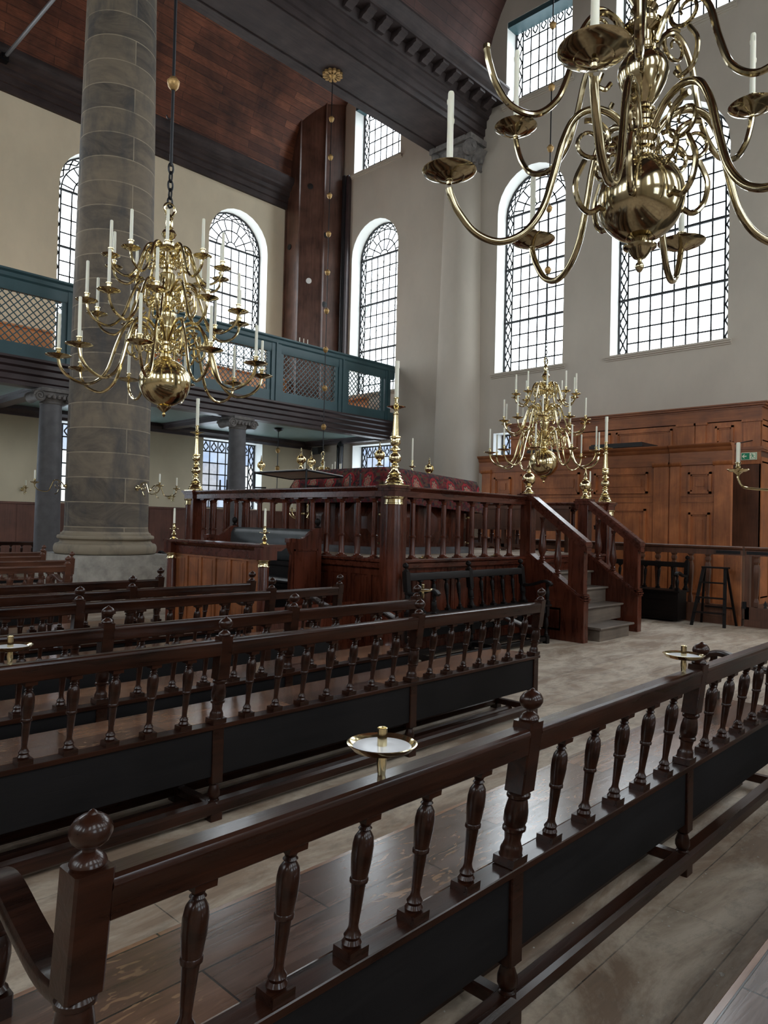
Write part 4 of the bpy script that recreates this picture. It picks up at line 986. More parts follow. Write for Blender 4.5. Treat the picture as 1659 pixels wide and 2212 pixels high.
def candlestick(label, x, y, z, s=1., candle=True, cl=.46, clabel=None, mat='brass'):
    pr = [(.126, 0), (.126, .018), (.118, .022), (.12, .035), (.105, .055), (.112, .065), (.09, .085), (.085, .10), (.092, .11), (.075, .125), (.062, .14), (.078, .150), (.06, .165), (.046, .185), (.044, .215), (.057, .225), (.057, .235), (.038, .25), (.044, .26)]
    pr += [(.077 * cos(R_(a)) if a > -70 else .044, .335 + .07 * sin(R_(a))) for a in range(-60, 75, 15)] + [(.03, .41), (.042, .425), (.068, .435), (.066, .445), (.04, .465), (.036, .48), (.052, .495), (.063, .52), (.06, .57), (.052, .585), (.07, .59), (.068, .60), (.046, .605), (.042, .66), (.034, .80), (.032, .86), (.042, .868), (.042, .876), (.028, .885), (.026, .905), (.036, .93), (.06, .945), (.115, .958), (.118, .963), (.10, .964), (.05, .955), (.02, .97), (.018, .98), (.03, .99), (.03, 1.0), (.022, 1.01), (.026, 1.06), (.034, 1.065), (.034, 1.075), (.026, 1.08)]
    t = thing('candlestick', label, 'candlestick', (x, y, z)); t.scale = (s, s, s)
    m = MB(); m.lathe(pr, 32); m.box(-.13, .13, -.13, .13, 0, .012); m.build('stick_body', mat, t)
    if candle:
        c = MB(); c.lathe([(.026, 0), (.026, cl - .10), (.024, cl - .1), (.024, cl - .01), (.02, cl), (0, cl - .003)], 20)
        if cl > .4: c.lathe([(.029, cl - .09), (.029, cl), (.022, cl + .002)], 20)
        o = c.build('candle', 'candle', None, (x, y, z + 1.06 * s)); o.scale = (s, s, s); tag(o, clabel, 'candle')
    return t
candlestick('tall turned brass candlestick on the near corner post of the platform', PX0, PY0, PT, clabel='tall white candle on the brass candlestick at the near platform corner')
candlestick('tall turned brass candlestick on the left rear corner post of the platform', PX0, PY1, PT, clabel='tall white candle on the left rear corner candlestick')
candlestick('tall turned brass candlestick on the corner post right of the stairs', PX1, PY0, PT, clabel='tall white candle on the candlestick right of the stairs')
def small_candlestick(label, x, y, z, clabel, h=.21, cl=.20):
    t = thing('candlestick', label, 'candlestick', (x, y, z)); k = h / .21
    m = MB(); m.lathe([(r_ * 1, z_ * k) for r_, z_ in [(.052, 0), (.054, .006), (.045, .014), (.03, .022), (.018, .032), (.026, .045), (.032, .06), (.026, .075), (.014, .085), (.02, .092), (.014, .10), (.012, .12), (.02, .126), (.045, .132), (.062, .138), (.06, .141), (.02, .138), (.016, .15), (.022, .165), (.017, .18), (.021, .205), (.021, .21), (.013, .21)]], 24); m.build('stick_body', 'brass', t)
    c = MB(); c.lathe([(.014, 0), (.014, cl * .7), (.012, cl - .004), (0, cl)], 14); o = c.build('candle', 'candle', None, (x, y, z + h)); tag(o, clabel, 'candle')
def finial(label, x, y, z, s=1., openwork=False):
    m = MB(); m.lathe([(.085, 0), (.088, .015), (.075, .022), (.078, .035), (.055, .05), (.04, .07), (.036, .10), (.05, .11), (.045, .125), (.03, .14)] + sphere_prof(.097, .225, -70, 70, 14) + [(.026, .325), (.04, .335), (.04, .345), (.022, .355), (.018, .37), (.026, .385), (.03, .40), (.022, .42), (.008, .46), (.004, .50), (0, .51)], 28)
    o = m.build('brass_finial', 'brass', None, (x, y, z)); o.scale = (s, s, s); return tag(o, label, 'finial')
small_candlestick('small brass candlestick behind the right stair finial', 11.30, 5.95, PT, 'short white candle behind the right stair finial', .30, .22)
finial('round brass ball finial on the left upper stair post', 9.265, 5.87, 2.09)
finial('round brass ball finial on the right upper stair post', 10.995, 5.87, 2.09)
for (lab, x, y, z, s) in (('brass openwork finial on the far left corner of the carpet table', 7.25, 8.75, 2.42, .80), ('brass finial standing behind the raised end of the reading board', 6.42, 7.53, 2.30, .62), ('brass finial above the left end of the reading board', 6.42, 8.66, 2.30, .62), ('brass openwork finial on the near corner of the carpet table, left of the tall candlestick', 7.42, 7.20, 2.43, .80), ('brass openwork finial on the right part of the carpet table', 9.0, 7.6, 2.36, .80)):
    m = MB(); m.lathe([(.07, 0), (.072, .012), (.05, .02), (.03, .05), (.03, .08), (.045, .09), (.03, .10), (.03, .115)] + sphere_prof(.085, .19, -70, 70, 12) + [(.022, .275), (.03, .285), (.02, .295), (.024, .31), (.012, .325), (.02, .34), (.01, .355), (.015, .375), (.007, .39), (.011, .405), (0, .43)], 24)
    for i in range(8):
        a = 2 * PI * i / 8; m.tube([(.09 * cos(b) * cos(a), .09 * cos(b) * sin(a), .19 + .09 * sin(b)) for b in [R_(v) for v in range(-70, 71, 20)]], .006, 5)
    o = m.build('brass_finial', 'brass', None, (x, y, z)); o.scale = (s,) * 3; tag(o, lab, 'finial')
small_candlestick('short brass candlestick on the carpet table right of the tall corner candlestick', 8.75, 7.75, 2.34, 'white candle standing on the carpet table, right of the tall one', .30, .36)
# carpet covered reading table
t = thing('reading_table', 'broad wooden reading table with pyramidal panels, carpet over its top', 'table', (0, 0, PF))
TX0, TX1, TY0, TY1 = 7.30, 9.45, 7.0, 8.85
m = MB(); m.box(TX0 + .12, TX1 - .12, TY0 + .12, TY1 - .12, .10, 1.17); m.build('table_body', 'mahogany', t)
m = MB(); m.box(TX0, TX1, TY0, TY1, 0, .06); m.box(TX0 + .06, TX1 - .06, TY0 + .06, TY1 - .06, .06, .10); m.build('base_board', 'stone_s', t)
for (a, b) in ((TY0 + .2, TY0 + .62), (TY0 + .70, TY0 + 1.12), (TY0 + 1.2, TY0 + 1.62)):
    m = MB(); x = TX0 + .12; c = ((a + b) / 2, .45)
    m.add([(x, a, .15), (x, b, .15), (x, b, .75), (x, a, .75), (x - .07, c[0] - .06, .36), (x - .07, c[0] + .06, .36), (x - .07, c[0] + .06, .54), (x - .07, c[0] - .06, .54)], [(0, 1, 5, 4), (1, 2, 6, 5), (2, 3, 7, 6), (3, 0, 4, 7), (4, 5, 6, 7)]); m.box(x - .03, x, a, b, .80, .92); m.build('pyramid_panel', 'mahogany', t, ang=.2)
for (a, b) in ((TX0 + .25, TX0 + .9), (TX0 + 1.05, TX0 + 1.7)):
    m = MB(); y = TY0 + .12; c = (a + b) / 2
    m.add([(a, y, .15), (b, y, .15), (b, y, .75), (a, y, .75), (c - .1, y - .07, .36), (c + .1, y - .07, .36), (c + .1, y - .07, .54), (c - .1, y - .07, .54)], [(0, 1, 5, 4), (1, 2, 6, 5), (2, 3, 7, 6), (3, 0, 4, 7), (4, 5, 6, 7)]); m.build('pyramid_panel', 'mahogany', t, ang=.2)
for (x, y) in ((TX0 + .06, TY0 + .06), (TX0 + .06, TY1 - .06), (TX1 - .06, TY0 + .06), (TX1 - .06, TY1 - .06)):
    m = MB(); m.lathe([(.05, .10), (.05, 1.10)], 16, (x, y, 0)); p = m.build('corner_colonnette', 'mahogany', t)
    for z in (.14, .55, .95):
        m = MB(); m.lathe([(.051, z), (.06, z + .01), (.06, z + .03), (.051, z + .04)], 20, (x, y, 0)); m.build('brass_collar', 'brass', p)
# carpet: draped grid
m = MB(); nx, ny = 44, 40; D = .52
V = []; 
def cl_pt(i, j):
    u = -D + (TX1 - TX0 + 2 * D) * i / nx; v = -D + (TY1 - TY0 + 2 * D) * j / ny; W, H = TX1 - TX0, TY1 - TY0
    ox = max(0, -u, u - W); oy = max(0, -v, v - H); cx = min(max(u, 0), W); cy = min(max(v, 0), H)
    z = 1.24 - .10 * max(0, (cx - .3) / W) + .012 * sin(cx * 5) * sin(cy * 4)
    dr = math.hypot(ox, oy) if ox and oy else max(ox, oy)
    fl = .10 * min(1, dr / .3) + .018 * sin((u - v) * 13) * min(1, dr / .2)
    sx = -1 if u < 0 else (1 if u > W else 0); sy = -1 if v < 0 else (1 if v > H else 0)
    if sx and sy: sx *= .72; sy *= .72
    rd = .035
    return (TX0 + cx + sx * (fl + min(dr, rd)), TY0 + cy + sy * (fl + min(dr, rd)), z - max(0, dr - rd * .4))
for i in range(nx + 1):
    for j in range(ny + 1): V.append(cl_pt(i, j))
fs = []; uvs = []
def cuv(i, j):
    u = -D + (TX1 - TX0 + 2 * D) * i / nx; v = -D + (TY1 - TY0 + 2 * D) * j / ny; W, H = TX1 - TX0, TY1 - TY0
    a = -u if u < 0 else (u - W if u > W else 0); b = -v if v < 0 else (v - H if v > H else 0)
    return (v if a > b else u, -max(a, b)) if max(a, b) > 0 else (u, min(u, W - u, v, H - v) * .9)
for i in range(nx):
    for j in range(ny):
        fs.append((i * (ny + 1) + j, (i + 1) * (ny + 1) + j, (i + 1) * (ny + 1) + j + 1, i * (ny + 1) + j + 1))
        ci, cj = i + .5, j + .5
        u = -D + (TX1 - TX0 + 2 * D) * ci / nx; v = -D + (TY1 - TY0 + 2 * D) * cj / ny; W, H = TX1 - TX0, TY1 - TY0
        a = max(-u, u - W, 0); b = max(-v, v - H, 0)
        q = []
        for (ii, jj) in ((i, j), (i + 1, j), (i + 1, j + 1), (i, j + 1)):
            uu_ = -D + (TX1 - TX0 + 2 * D) * ii / nx; vv_ = -D + (TY1 - TY0 + 2 * D) * jj / ny
            if a > b: q.append((vv_, -max(-uu_, uu_ - W)))
            elif b > 0: q.append((uu_, -max(-vv_, vv_ - H)))
            else: q.append((uu_, 2 + vv_))
        uvs.append(q)
m.add(V, fs, None, uvs); o = m.build('carpet_cover', 'carpet', None, (0, 0, PF), ang=3); tag(o, 'dark red oriental carpet with a row of medallions draped over the reading table', 'carpet')
m = MB()
for i in range(9): m.tube([(0, -.03 + .0075 * i, 0), (0, -.035 + .0085 * i, -.14), (.0, -.036 + .009 * i, -.26 + .01 * (i % 3))], .006, 5)
m.lathe([(0, .03), (.03, .02), (.04, 0), (.03, -.02), (0, -.03)], 12); o = m.build('tassel', 'fringe', None, (7.12, 8.98, 1.98)); tag(o, 'red silk tassel hanging at the left corner of the carpet', 'tassel')
# tilted reading board on the left rail, iron rods
t = thing('reading_board', 'tilted grey reading board on iron rods clamped to the left platform rail', 'board', (PX0, 0, PT))
m = MB()
a, b, c, d = Vector((-.12, 8.62, .235)), Vector((-.12, 7.46, .235)), Vector((.55, 7.46, .185)), Vector((.55, 8.62, .185))
up = Vector((0, 0, .018)); m.add([a, b, c, d, a + up, b + up, c + up, d + up], [(0, 1, 2, 3), (4, 5, 6, 7), (0, 1, 5, 4), (1, 2, 6, 5), (2, 3, 7, 6), (3, 0, 4, 7)]); m.build('board_panel', 'board', t, ang=.2)
m = MB()
for p, q in ((a, b), (b, c), (c, d), (d, a)): m.tube([p, q], .014, 8)
m.build('board_edging', 'iron', t)
for y in (8.62, 7.46):
    m = MB(); m.tube([(-.12, y, 0), (-.12, y, .235)], .013, 8); m.lathe([(0, .225), (.02, .23), (.02, .25), (0, .26)], 10, (-.12, y, 0)); m.tube([(-.12, y, .02), (0, y - .12, .02)], .012, 6); m.build('support_rod', 'iron', t)
for y, lb in ((9.69, 'first'), (9.51, 'second')):
    pass
for (y, lb) in ((9.69, 'left iron peg of the pair before the ground floor window, on the platform rail'), (9.50, 'right iron peg of the pair before the ground floor window, on the platform rail'), (6.73, 'left iron peg on the platform rail close to the tall near candlestick'), (6.54, 'right iron peg on the platform rail close to the tall near candlestick')):
    m = MB(); m.tube([(0, 0, 0), (0, 0, .15)], [.016, .012], 8); m.lathe([(.03, 0), (.03, .008), (.016, .012)], 12); m.lathe([(.013, .15), (.01, .165), (0, .168)], 10); o = m.build('iron_peg', 'iron', None, (PX0, y, PT)); tag(o, lb, 'peg')
# settle on the platform
t = thing('settle', 'dark wooden settle along the far right side of the platform', 'settle', (11.25, 6.5, PF))
m = MB(); m.box(.34, .39, 0, 3.5, .42, .82); m.box(.32, .41, 0, 3.5, .78, .84); m.build('backrest', 'cab_dark', t)
m = MB(); m.box(0, .36, 0, 3.5, .38, .42); m.build('seat', 'cab_dark', t)
for y in (0, 1.15, 2.3, 3.42):
    m = MB(); m.box(.02, .08, y, y + .07, 0, .38); m.box(.32, .38, y, y + .07, 0, .5); m.build('leg', 'cab_dark', t)
m = MB(); m.box(.02, .06, 0, 3.5, .06, .12); m.build('foot_rail', 'cab_dark', t)
for i, (x, y) in enumerate(((6.98, 5.97), (8.55, 5.97))):
    m = MB(); m.lathe([(0, 0), (.05, .002), (.058, .012), (.05, .010), (.012, .006), (.012, .035), (.0, .035)], 20); m.box(-.05, .05, -.012, .012, .002, .014); o = m.build('brass_bracket', 'brass', None, (x, y, PF + .008)); tag(o, ['small brass clamp lying on the platform edge near the corner post', 'small brass clamp lying on the platform edge near the stairs'][i], 'clamp')

# ------------------------------------------------------------------ panelled desk and wardens' pew
t = thing('panelled_desk', 'golden brown panelled desk front with brass capitals, before the leather pew', 'desk', (4.95, 0, 0)); DX = 4.95
panel_wall('desk_panel', 'desk', t, lambda u, v, d: (-d, u, v), 6.60, 8.50, .04, 1.18, 6, .06, .05)
m = MB(); m.box(-.06, .20, 6.5, 8.56, 0, .05); m.build('base_moulding', 'mahogany_h', t)
m = MB(); m.box(-.04, .12, 6.5, 8.56, 1.16, 1.26); m.prism([(-.05, 1.26), (-.10, 1.29), (-.12, 1.31), (-.12, 1.33), (.22, 1.33), (.22, 1.30), (.15, 1.26)], 6.46, 8.60, 'y'); m.build('desk_top_moulding', 'mahogany_h', t)
for y in (6.53, 8.50):
    m = MB(); m.cbox(-.11, .09, y - .09, y + .09, 0, .10, .006, 'z'); m.lathe([(.07, .10), (.065, .16), (.06, 1.08), (.055, 1.10)], 20, (-.04, y, 0)); m.box(-.11, .08, y - .085, y + .085, 1.16, 1.31); p = m.build('colonnette', 'mahogany', t)
    m = MB(); m.lathe([(.058, 1.08), (.07, 1.085), (.062, 1.10), (.066, 1.14), (.078, 1.15), (.078, 1.16), (.05, 1.162)], 20, (-.04, y, 0)); m.build('capital_band', 'brass', p)
m = MB(); m.box(0, 1.36, 6.48, 6.52, 0, .62); m.build('return_panel', 'mahogany', t)
small_candlestick('small brass candlestick on the right end of the panelled desk', DX - .02, 6.55, 1.33, 'short white candle on the right end of the panelled desk')
small_candlestick('small brass candlestick on the left end of the panelled desk', DX - .02, 8.50, 1.33, 'short white candle on the left end of the panelled desk')
t = thing('leather_pew', "wardens' pew with black leather back and panelled end boards against the platform", 'pew', (6.24, 7.1, 0))
EP = [(0, 0), (-.50, 0), (-.50, .92), (-.48, 1.18), (-.54, 1.28), (-.54, 1.35), (-.50, 1.39), (-.44, 1.385), (-.34, 1.375), (-.24, 1.42), (-.14, 1.50), (-.10, 1.52), (0, 1.52)]
for y in (0, 1.86):
    m = MB(); m.prism(EP, y - .03, y + .03, 'y'); m.box(-.46, -.06, y - .04, y - .03, .62, .70)
    for (za, zb) in ((.10, .58), (.74, 1.25)):
        m.box(-.46, -.44, y - .045, y - .03, za, zb); m.box(-.09, -.07, y - .045, y - .03, za, zb); m.box(-.46, -.07, y - .045, y - .03, zb - .02, zb); m.box(-.46, -.07, y - .045, y - .03, za, za + .02)
    m.box(-.55, -.42, y - .045, y + .045, 1.335, 1.385)
    p = m.build('end_board', 'mahogany', t)
    m = MB(); m.lathe([(.03, 1.52), (.034, 1.535), (.015, 1.55), (.035, 1.575), (.042, 1.60), (.033, 1.63), (.01, 1.645), (0, 1.65)], 20, (-.05, y, 0)); m.build('ball_finial', 'black_wood', p)
m = MB(); pr = [(-.04, 1.05), (-.12, 1.08), (-.14, 1.25), (-.13, 1.42), (-.08, 1.50), (-.03, 1.50), (-.02, 1.05)]; m.prism(pr, .03, 1.83, 'y'); m.build('leather_back', 'leather', t, ang=1.2)
m = MB(); m.box(-.06, -.01, .03, 1.83, .3, 1.06); m.box(-.10, -.04, .03, 1.83, 1.0, 1.06); m.build('back_panel', 'black_wood', t)
m = MB(); m.box(-.47, -.04, .03, 1.83, .76, .80); m.box(-.45, -.41, .03, 1.83, 0, .76); m.build('seat_box', 'black_wood', t)
m = MB(); m.cbox(-.48, -.06, .05, 1.81, .80, .87, .03, 'y'); m.build('seat_cushion', 'velvet', t, ang=1.2)

# ------------------------------------------------------------------ fence, gate, oak partition and cabinet
FX = 13.2
def fence(root, y0, y1, ybals, mat='cab_dark'):
    m = MB(); m.prism([(FX - .05, 1.20), (FX + .05, 1.20), (FX + .05, 1.29), (FX + .09, 1.31), (FX + .10, 1.34), (FX + .06, 1.355), (FX - .06, 1.355), (FX - .10, 1.34), (FX - .09, 1.31), (FX - .05, 1.29)], y0, y1, 'y'); m.build('top_rail', 'cab_dark', root)
    m = MB(); m.box(FX - .05, FX + .05, y0, y1, .10, .33); m.box(FX - .07, FX + .07, y0, y1, 0, .12); m.build('bottom_rail', 'cab_dark', root)
    for y in ybals:
        link('baluster', FB, root, (FX, y, 0)); 
    for a, b in zip(ybals[:-1], ybals[1:]): link('spade_ornament', FS, root, (FX, (a + b) / 2, 0))
w = MB(); w.lathe([(.03, .33), (.05, .34), (.05, .42), (.028, .48), (.028, .50), (.034, .53), (.055, .84), (.060, .86), (.060, .98), (.045, 1.05), (.03, 1.06), (.055, 1.10), (.055, 1.13), (.036, 1.16), (.06, 1.19), (.06, 1.20)], 4, ang=(PI / 4, 2 * PI + PI / 4))
FB = w.mesh('baluster', 'cab_dark', .2)
w = MB(); w.prism([(-.028, .33), (.028, .33), (.014, .36), (.03, .39), (.016, .42), (0, .455), (-.016, .42), (-.03, .39), (-.014, .36)], -.01, .01, 'x'); FS = w.mesh('spade_ornament', 'black')
t = thing('balustrade', 'brown wooden balustrade behind the box bench, ending in a broad gate post', 'balustrade'); fence(t, 4.06, 11.5, [4.95 + .30 * i for i in range(-1, 22)])
m = MB(); m.cbox(FX - .09, FX + .09, 4.07, 4.36, 0, 1.2, .008, 'z'); m.build('gate_post', 'desk', t)
m = MB(); m.box(FX - .062, FX - .05, 4.10, 4.50, 1.225, 1.275); m.build('strap_hinge', 'iron', t)
t = thing('gate', 'wooden balustrade gate at the right edge beyond the ladder', 'gate'); fence(t, 2.6, 4.02, [3.85 - .28 * i for i in range(5)])
m = MB(); m.box(FX - .05, FX + .05, 3.95, 4.03, .0, 1.2); m.build('gate_stile', 'cab_dark', t)
m = MB(); m.box(FX - .062, FX - .05, 3.60, 4.0, 1.225, 1.275); m.box(FX - .08, FX - .05, 3.99, 4.05, .30, .42); m.build('strap_hinge', 'iron', t)
t = thing('step_ladder', 'small black wooden step ladder leaning open before the balustrade', 'ladder')
fl, fr_ = Vector((12.55, 4.68, 0)), Vector((12.62, 4.17, 0)); tl, tr_ = Vector((12.80, 4.58, .985)), Vector((12.84, 4.24, .985))
for (a, b) in ((fl, tl), (fr_, tr_)):
    m = MB(); m.bar(a, b, .05, .035, (1, .1, 0)); m.build('rail', 'black_wood', t)
for k in (.23, .48, .74):
    a = fl.lerp(tl, k); b = fr_.lerp(tr_, k); m = MB(); m.bar(a, b, .11, .022, (0, 0, 1)); m.build('rung', 'black_wood', t)
m = MB(); m.bar(tl + Vector((.03, .03, .0)), tr_ + Vector((.03, -.05, .0)), .16, .026, (0, 0, 1)); m.build('top_step', 'black_wood', t)
for (a, b) in ((Vector((13.06, 4.70, 0)), tl + Vector((.06, 0, 0))), (Vector((13.06, 4.12, 0)), tr_ + Vector((.06, 0, 0)))):
    m = MB(); m.bar(a, b, .035, .03, (1, 0, 0)); m.build('rear_leg', 'black_wood', t)
m = MB(); m.bar((13.0, 4.62, .3), (13.0, 4.16, .3), .03, .03, (1, 0, 0)); m.build('brace', 'black_wood', t)

def framed(m, X, y0, y1, z0, z1, inner=True, d=.0):
    w = .045
    for (a, b, c, e, dd) in ((y0, y1, z0, z0 + w, .035), (y0, y1, z1 - w, z1, .035), (y0, y0 + w, z0, z1, .035), (y1 - w, y1, z0, z1, .035)): m.box(X - dd * 1.3, X, a, b, c, e)
    w2 = w + .03
    for (a, b, c, e) in ((y0 + w, y1 - w, z0 + w, z0 + w2), (y0 + w, y1 - w, z1 - w2, z1 - w), (y0 + w, y0 + w2, z0 + w, z1 - w), (y1 - w2, y1 - w, z0 + w, z1 - w)): m.box(X - .018, X, a, b, c, e)
    if inner and y1 - y0 > .3:
        q = min(.15, (y1 - y0) * .36); qz = min(.15, (z1 - z0) * .36); m.box(X - .014, X, y0 + q, y1 - q, z0 + qz, z1 - qz)
def cornice(m, X, y0, y1, zt, s=1.):
    m.prism([(X, zt - .42 * s), (X - .02, zt - .42 * s), (X - .02, zt - .16 * s), (X - .05, zt - .13 * s), (X - .06, zt - .08 * s), (X - .10, zt - .05 * s), (X - .12, zt - .02), (X - .12, zt), (X + .10, zt), (X + .10, zt - .42 * s)], y0, y1, 'y')
t = thing('oak_partition', 'tall amber oak panelled partition behind the balustrade', 'partition')
X0 = 15.0
m = MB(); m.box(X0, X0 + .07, 4.86, 10.9, 0, 3.0); m.build('back_boards', 'cab', t)
m = MB(); cornice(m, X0, 6.10, 10.98, 3.37); cornice(m, X0 - .03, 4.84, 6.08, 3.37); m.build('cornice', 'cab_h', t)
PIL = [(10.62, 10.86), (8.95, 9.12), (8.0, 7.86), (6.10, 6.40), (5.86, 6.07), (4.86, 5.16)]
for a, b in ((10.62, 10.88), (7.92, 8.02), (6.10, 6.42), (5.87, 6.07), (4.86, 5.18)):
    m = MB(); m.box(X0 - .03, X0, a, b, 0, 2.95); m.prism([(X0 - .02, 2.92), (X0 - .05, 2.94), (X0 - .07, 2.98), (X0 - .07, 3.02), (X0, 3.02), (X0, 2.92)], a - .03, b + .03, 'y'); m.build('pilaster', 'cab', t)
for (a, b, c, d) in ((10.02, 10.50, 2.36, 2.82), (8.15, 9.72, 2.38, 2.88), (6.55, 7.78, 2.38, 2.84), (5.24, 5.70, 2.36, 2.80), (5.26, 5.68, .35, 1.98), (6.58, 7.70, .35, 2.05), (8.2, 9.7, .35, 2.05), (10.05, 10.5, .35, 1.98)):
    m = MB(); framed(m, X0, a, b, c, d); m.build('raised_panel', 'cab', t)
m = MB()
for z in (2.30, 2.18): m.box(X0 - .012, X0, 5.2, 5.85, z, z + .015); m.box(X0 - .012, X0, 6.45, 7.9, z, z + .015); m.box(X0 - .012, X0, 8.05, 10.6, z, z + .015)
m.build('rail_bead', 'cab_h', t)
t = thing('oak_cabinet', 'taller brown oak cabinet against the end wall, topping the partition', 'cabinet'); X1 = 16.4
m = MB(); m.box(X1, XE - .02, 4.74, 10.95, 0, 3.98); m.build('carcass', 'cab_dark', t)
m = MB(); m.box(X1 - .02, X1, 4.74, 10.95, 3.05, 3.98); m.build('upper_boards', 'cab', t)
def wrap_cornice(zt, s, pr_):
    m = MB(); m.box(X1 - pr_, XE - .02, 4.74 - pr_, 10.95 + pr_, zt - .03, zt); m.box(X1 - pr_ * .75, XE - .02, 4.74 - pr_ * .75, 10.95 + pr_ * .75, zt - .07, zt - .03); m.box(X1 - pr_ * .4, XE - .02, 4.74 - pr_ * .4, 10.95 + pr_ * .4, zt - .11, zt - .07); m.box(X1 - .04, XE - .02, 4.72, 10.97, zt - .36, zt - .11)
    return m.build('cornice', 'cab_h', t)
wrap_cornice(4.36, 1, .14)
m = MB(); m.box(X1 - .06, XE - .02, 4.68, 11.0, 3.36, 3.42); m.box(X1 - .04, XE - .02, 4.70, 10.98, 3.32, 3.36); m.build('middle_moulding', 'cab_h', t)
for a, b in ((10.7, 10.95), (9.0, 9.05), (6.10, 6.48), (5.86, 6.08), (4.74, 5.08)):
    m = MB(); m.box(X1 - .05, X1, a, b, 3.42, 3.98); m.box(X1 - .08, X1, a - .03, b + .03, 3.95, 4.0); m.build('pilaster', 'cab', t)
for (a, b, c, d) in ((9.2, 10.5, 3.5, 3.92), (6.60, 7.95, 3.5, 3.92), (8.1, 8.9, 3.5, 3.92), (5.28, 5.66, 3.50, 3.90)):
    m = MB(); framed(m, X1 - .02, a, b, c, d, False); m.build('raised_panel', 'cab', t)
panel_wall('side_panel', 'cab', t, lambda u, v, d: (u, 4.74 - d, v), X1, XE - .02, 3.42, 3.98, 2)
panel_wall('side_panel', 'cab', t, lambda u, v, d: (u, 4.74 - d, v), X1, XE - .02, .1, 3.2, 2)
m = MB(); m.tube([(X0 + .05, 4.90, 3.33), (X1 - .02, 4.90, 3.55)], .012, 8); m.build('iron_stay', 'iron', t)
m = MB(); m.box(0, .9, 0, 1.25, 0, .07); m.box(.03, .87, .03, 1.22, .07, .10); o = m.build('black_case', 'black', None, (X0 + .02, 6.7, 3.40)); tag(o, 'flat black case lying on top of the oak partition', 'case')
m = MB(); m.box(0, .5, 0, .7, 0, .06); o = m.build('black_case', 'black', None, (X0 + .02, 8.9, 3.40)); tag(o, 'second flat black case on the partition, partly behind the chandelier', 'case')
# exit sign
t = thing('exit_sign', 'green exit sign with arrow and running figure on the cabinet side', 'sign', (X1 - .045, 4.96, 3.215))
m = MB(); m.box(-.008, .008, -.155, .155, -.078, .078); m.build('sign_border', 'signw', t)
m = MB(); m.box(-.012, -.008, -.145, .145, -.068, .068); m.build('sign_plate', 'signg', t)
def sg(name, poly): mm = MB(); mm.prism(poly, -.016, -.012, 'x'); return mm.build(name, 'signw', t)
sg('arrow', [(.135, 0), (.095, .042), (.078, .042), (.105, .010), (.045, .010), (.045, -.010), (.105, -.010), (.078, -.042), (.095, -.042)])
sg('doorway', [(-.015, -.062), (-.135, -.062), (-.135, .062), (-.015, .062)])
def sgd(poly):
    mm = MB(); mm.prism(poly, -.019, -.016, 'x'); return mm.build('running_figure', 'signg', t)
f = MB()
f.lathe([(0, 0), (.011, .0), (.011, .003), (0, .003)], 12, Mx=Matrix.Translation((-.0161, -.060, .043)) @ Matrix.Rotation(R_(-90), 4, 'Y'))
for a, b, w in (((-.066, .028), (-.082, -.008), .018), ((-.066, .026), (-.042, .012), .008), ((-.042, .012), (-.030, .024), .007), ((-.070, .024), (-.098, .018), .008), ((-.098, .018), (-.108, .000), .007), ((-.080, -.006), (-.055, -.022), .010), ((-.055, -.022), (-.058, -.050), .009), ((-.084, -.008), (-.098, -.034), .010), ((-.098, -.034), (-.124, -.040), .009)):
    f.bar((-.0175, a[0], a[1]), (-.0175, b[0], b[1]), w, .003, (1, 0, 0))
f.build('running_figure', 'signg', t)

# ------------------------------------------------------------------ sconces
def sconce(label, base, d, z, L=.52, clab=None, s=1.):
    """base on the wall, d horizontal direction outwards"""
    a = math.atan2(d[1], d[0]); t = thing('wall_sconce', label, 'sconce', (base[0], base[1], z), a); t.scale = (s,) * 3
    m = MB(); m.lathe([(.0, 0), (.05, 0), (.055, .01), (.04, .02), (.03, .03), (.02, .06), (0, .07)], 20, Mx=Matrix.Rotation(R_(90), 4, 'Y')); m.build('wall_plate', 'brass', t)
    m = MB(); m.tube(smooth_path([(.04, 0, .0), (.12, 0, .09), (.22, 0, .10), (.27, 0, .0), (.33, 0, -.11), (L - .08, 0, -.10), (L - .01, 0, -.04), (L, 0, .02)], 5), .0095, 8)
    scroll(m, .16, .0, .07, .008, 1.5, R_(90), 1); m.tube(smooth_path([(.14, 0, -.07), (.17, 0, -.14), (.21, 0, -.16)], 5), .007, 6); m.build('arm', 'brass', t)
    link('drip_pan', pan_mesh(.085, .1), t, (L, 0, .03)); link('candle_socket', socket_mesh(.08, .018), t, (L, 0, .03))
    p = Vector((base[0] + cos(a) * L * s, base[1] + sin(a) * L * s, z + .10 * s))
    c = link('candle', candle_mesh(.17 * s, .016)); c.location = p; tag(c, clab, 'candle')
    return t
colr = .77
def col_sconce(phi, lab, cl, c=(6.5, YC)):
    dx, dy = cos(R_(phi)), sin(R_(phi)); sconce(lab, (c[0] + dx * colr, c[1] + dy * colr), (dx, dy), 2.17, .56, cl)
col_sconce(172, 'brass candle sconce on the left side of the massive column', 'white candle of the sconce left of the massive column')
col_sconce(-72, 'brass candle sconce on the front right of the massive column', 'white candle of the sconce on the front of the massive column')
col_sconce(-18, 'brass candle sconce on the right side of the massive column', 'white candle of the sconce right of the massive column')
t = sconce('brass candle sconce reaching in from the right edge', (6.13, 1.18), (-.0, 1), 2.05, .76, 'white candle with drips on the sconce at the right edge')
sconce('small brass wall sconce on the cream wall at far left', (7.40, YL - .02), (.0, -1), 2.30, .3, 'small candle of the wall sconce at far left', .9)
sconce('small brass wall sconce right of the massive column on the cream wall', (11.85, YL - .02), (.0, -1), 2.26, .3, 'small candle of the wall sconce right of the massive column', .9)
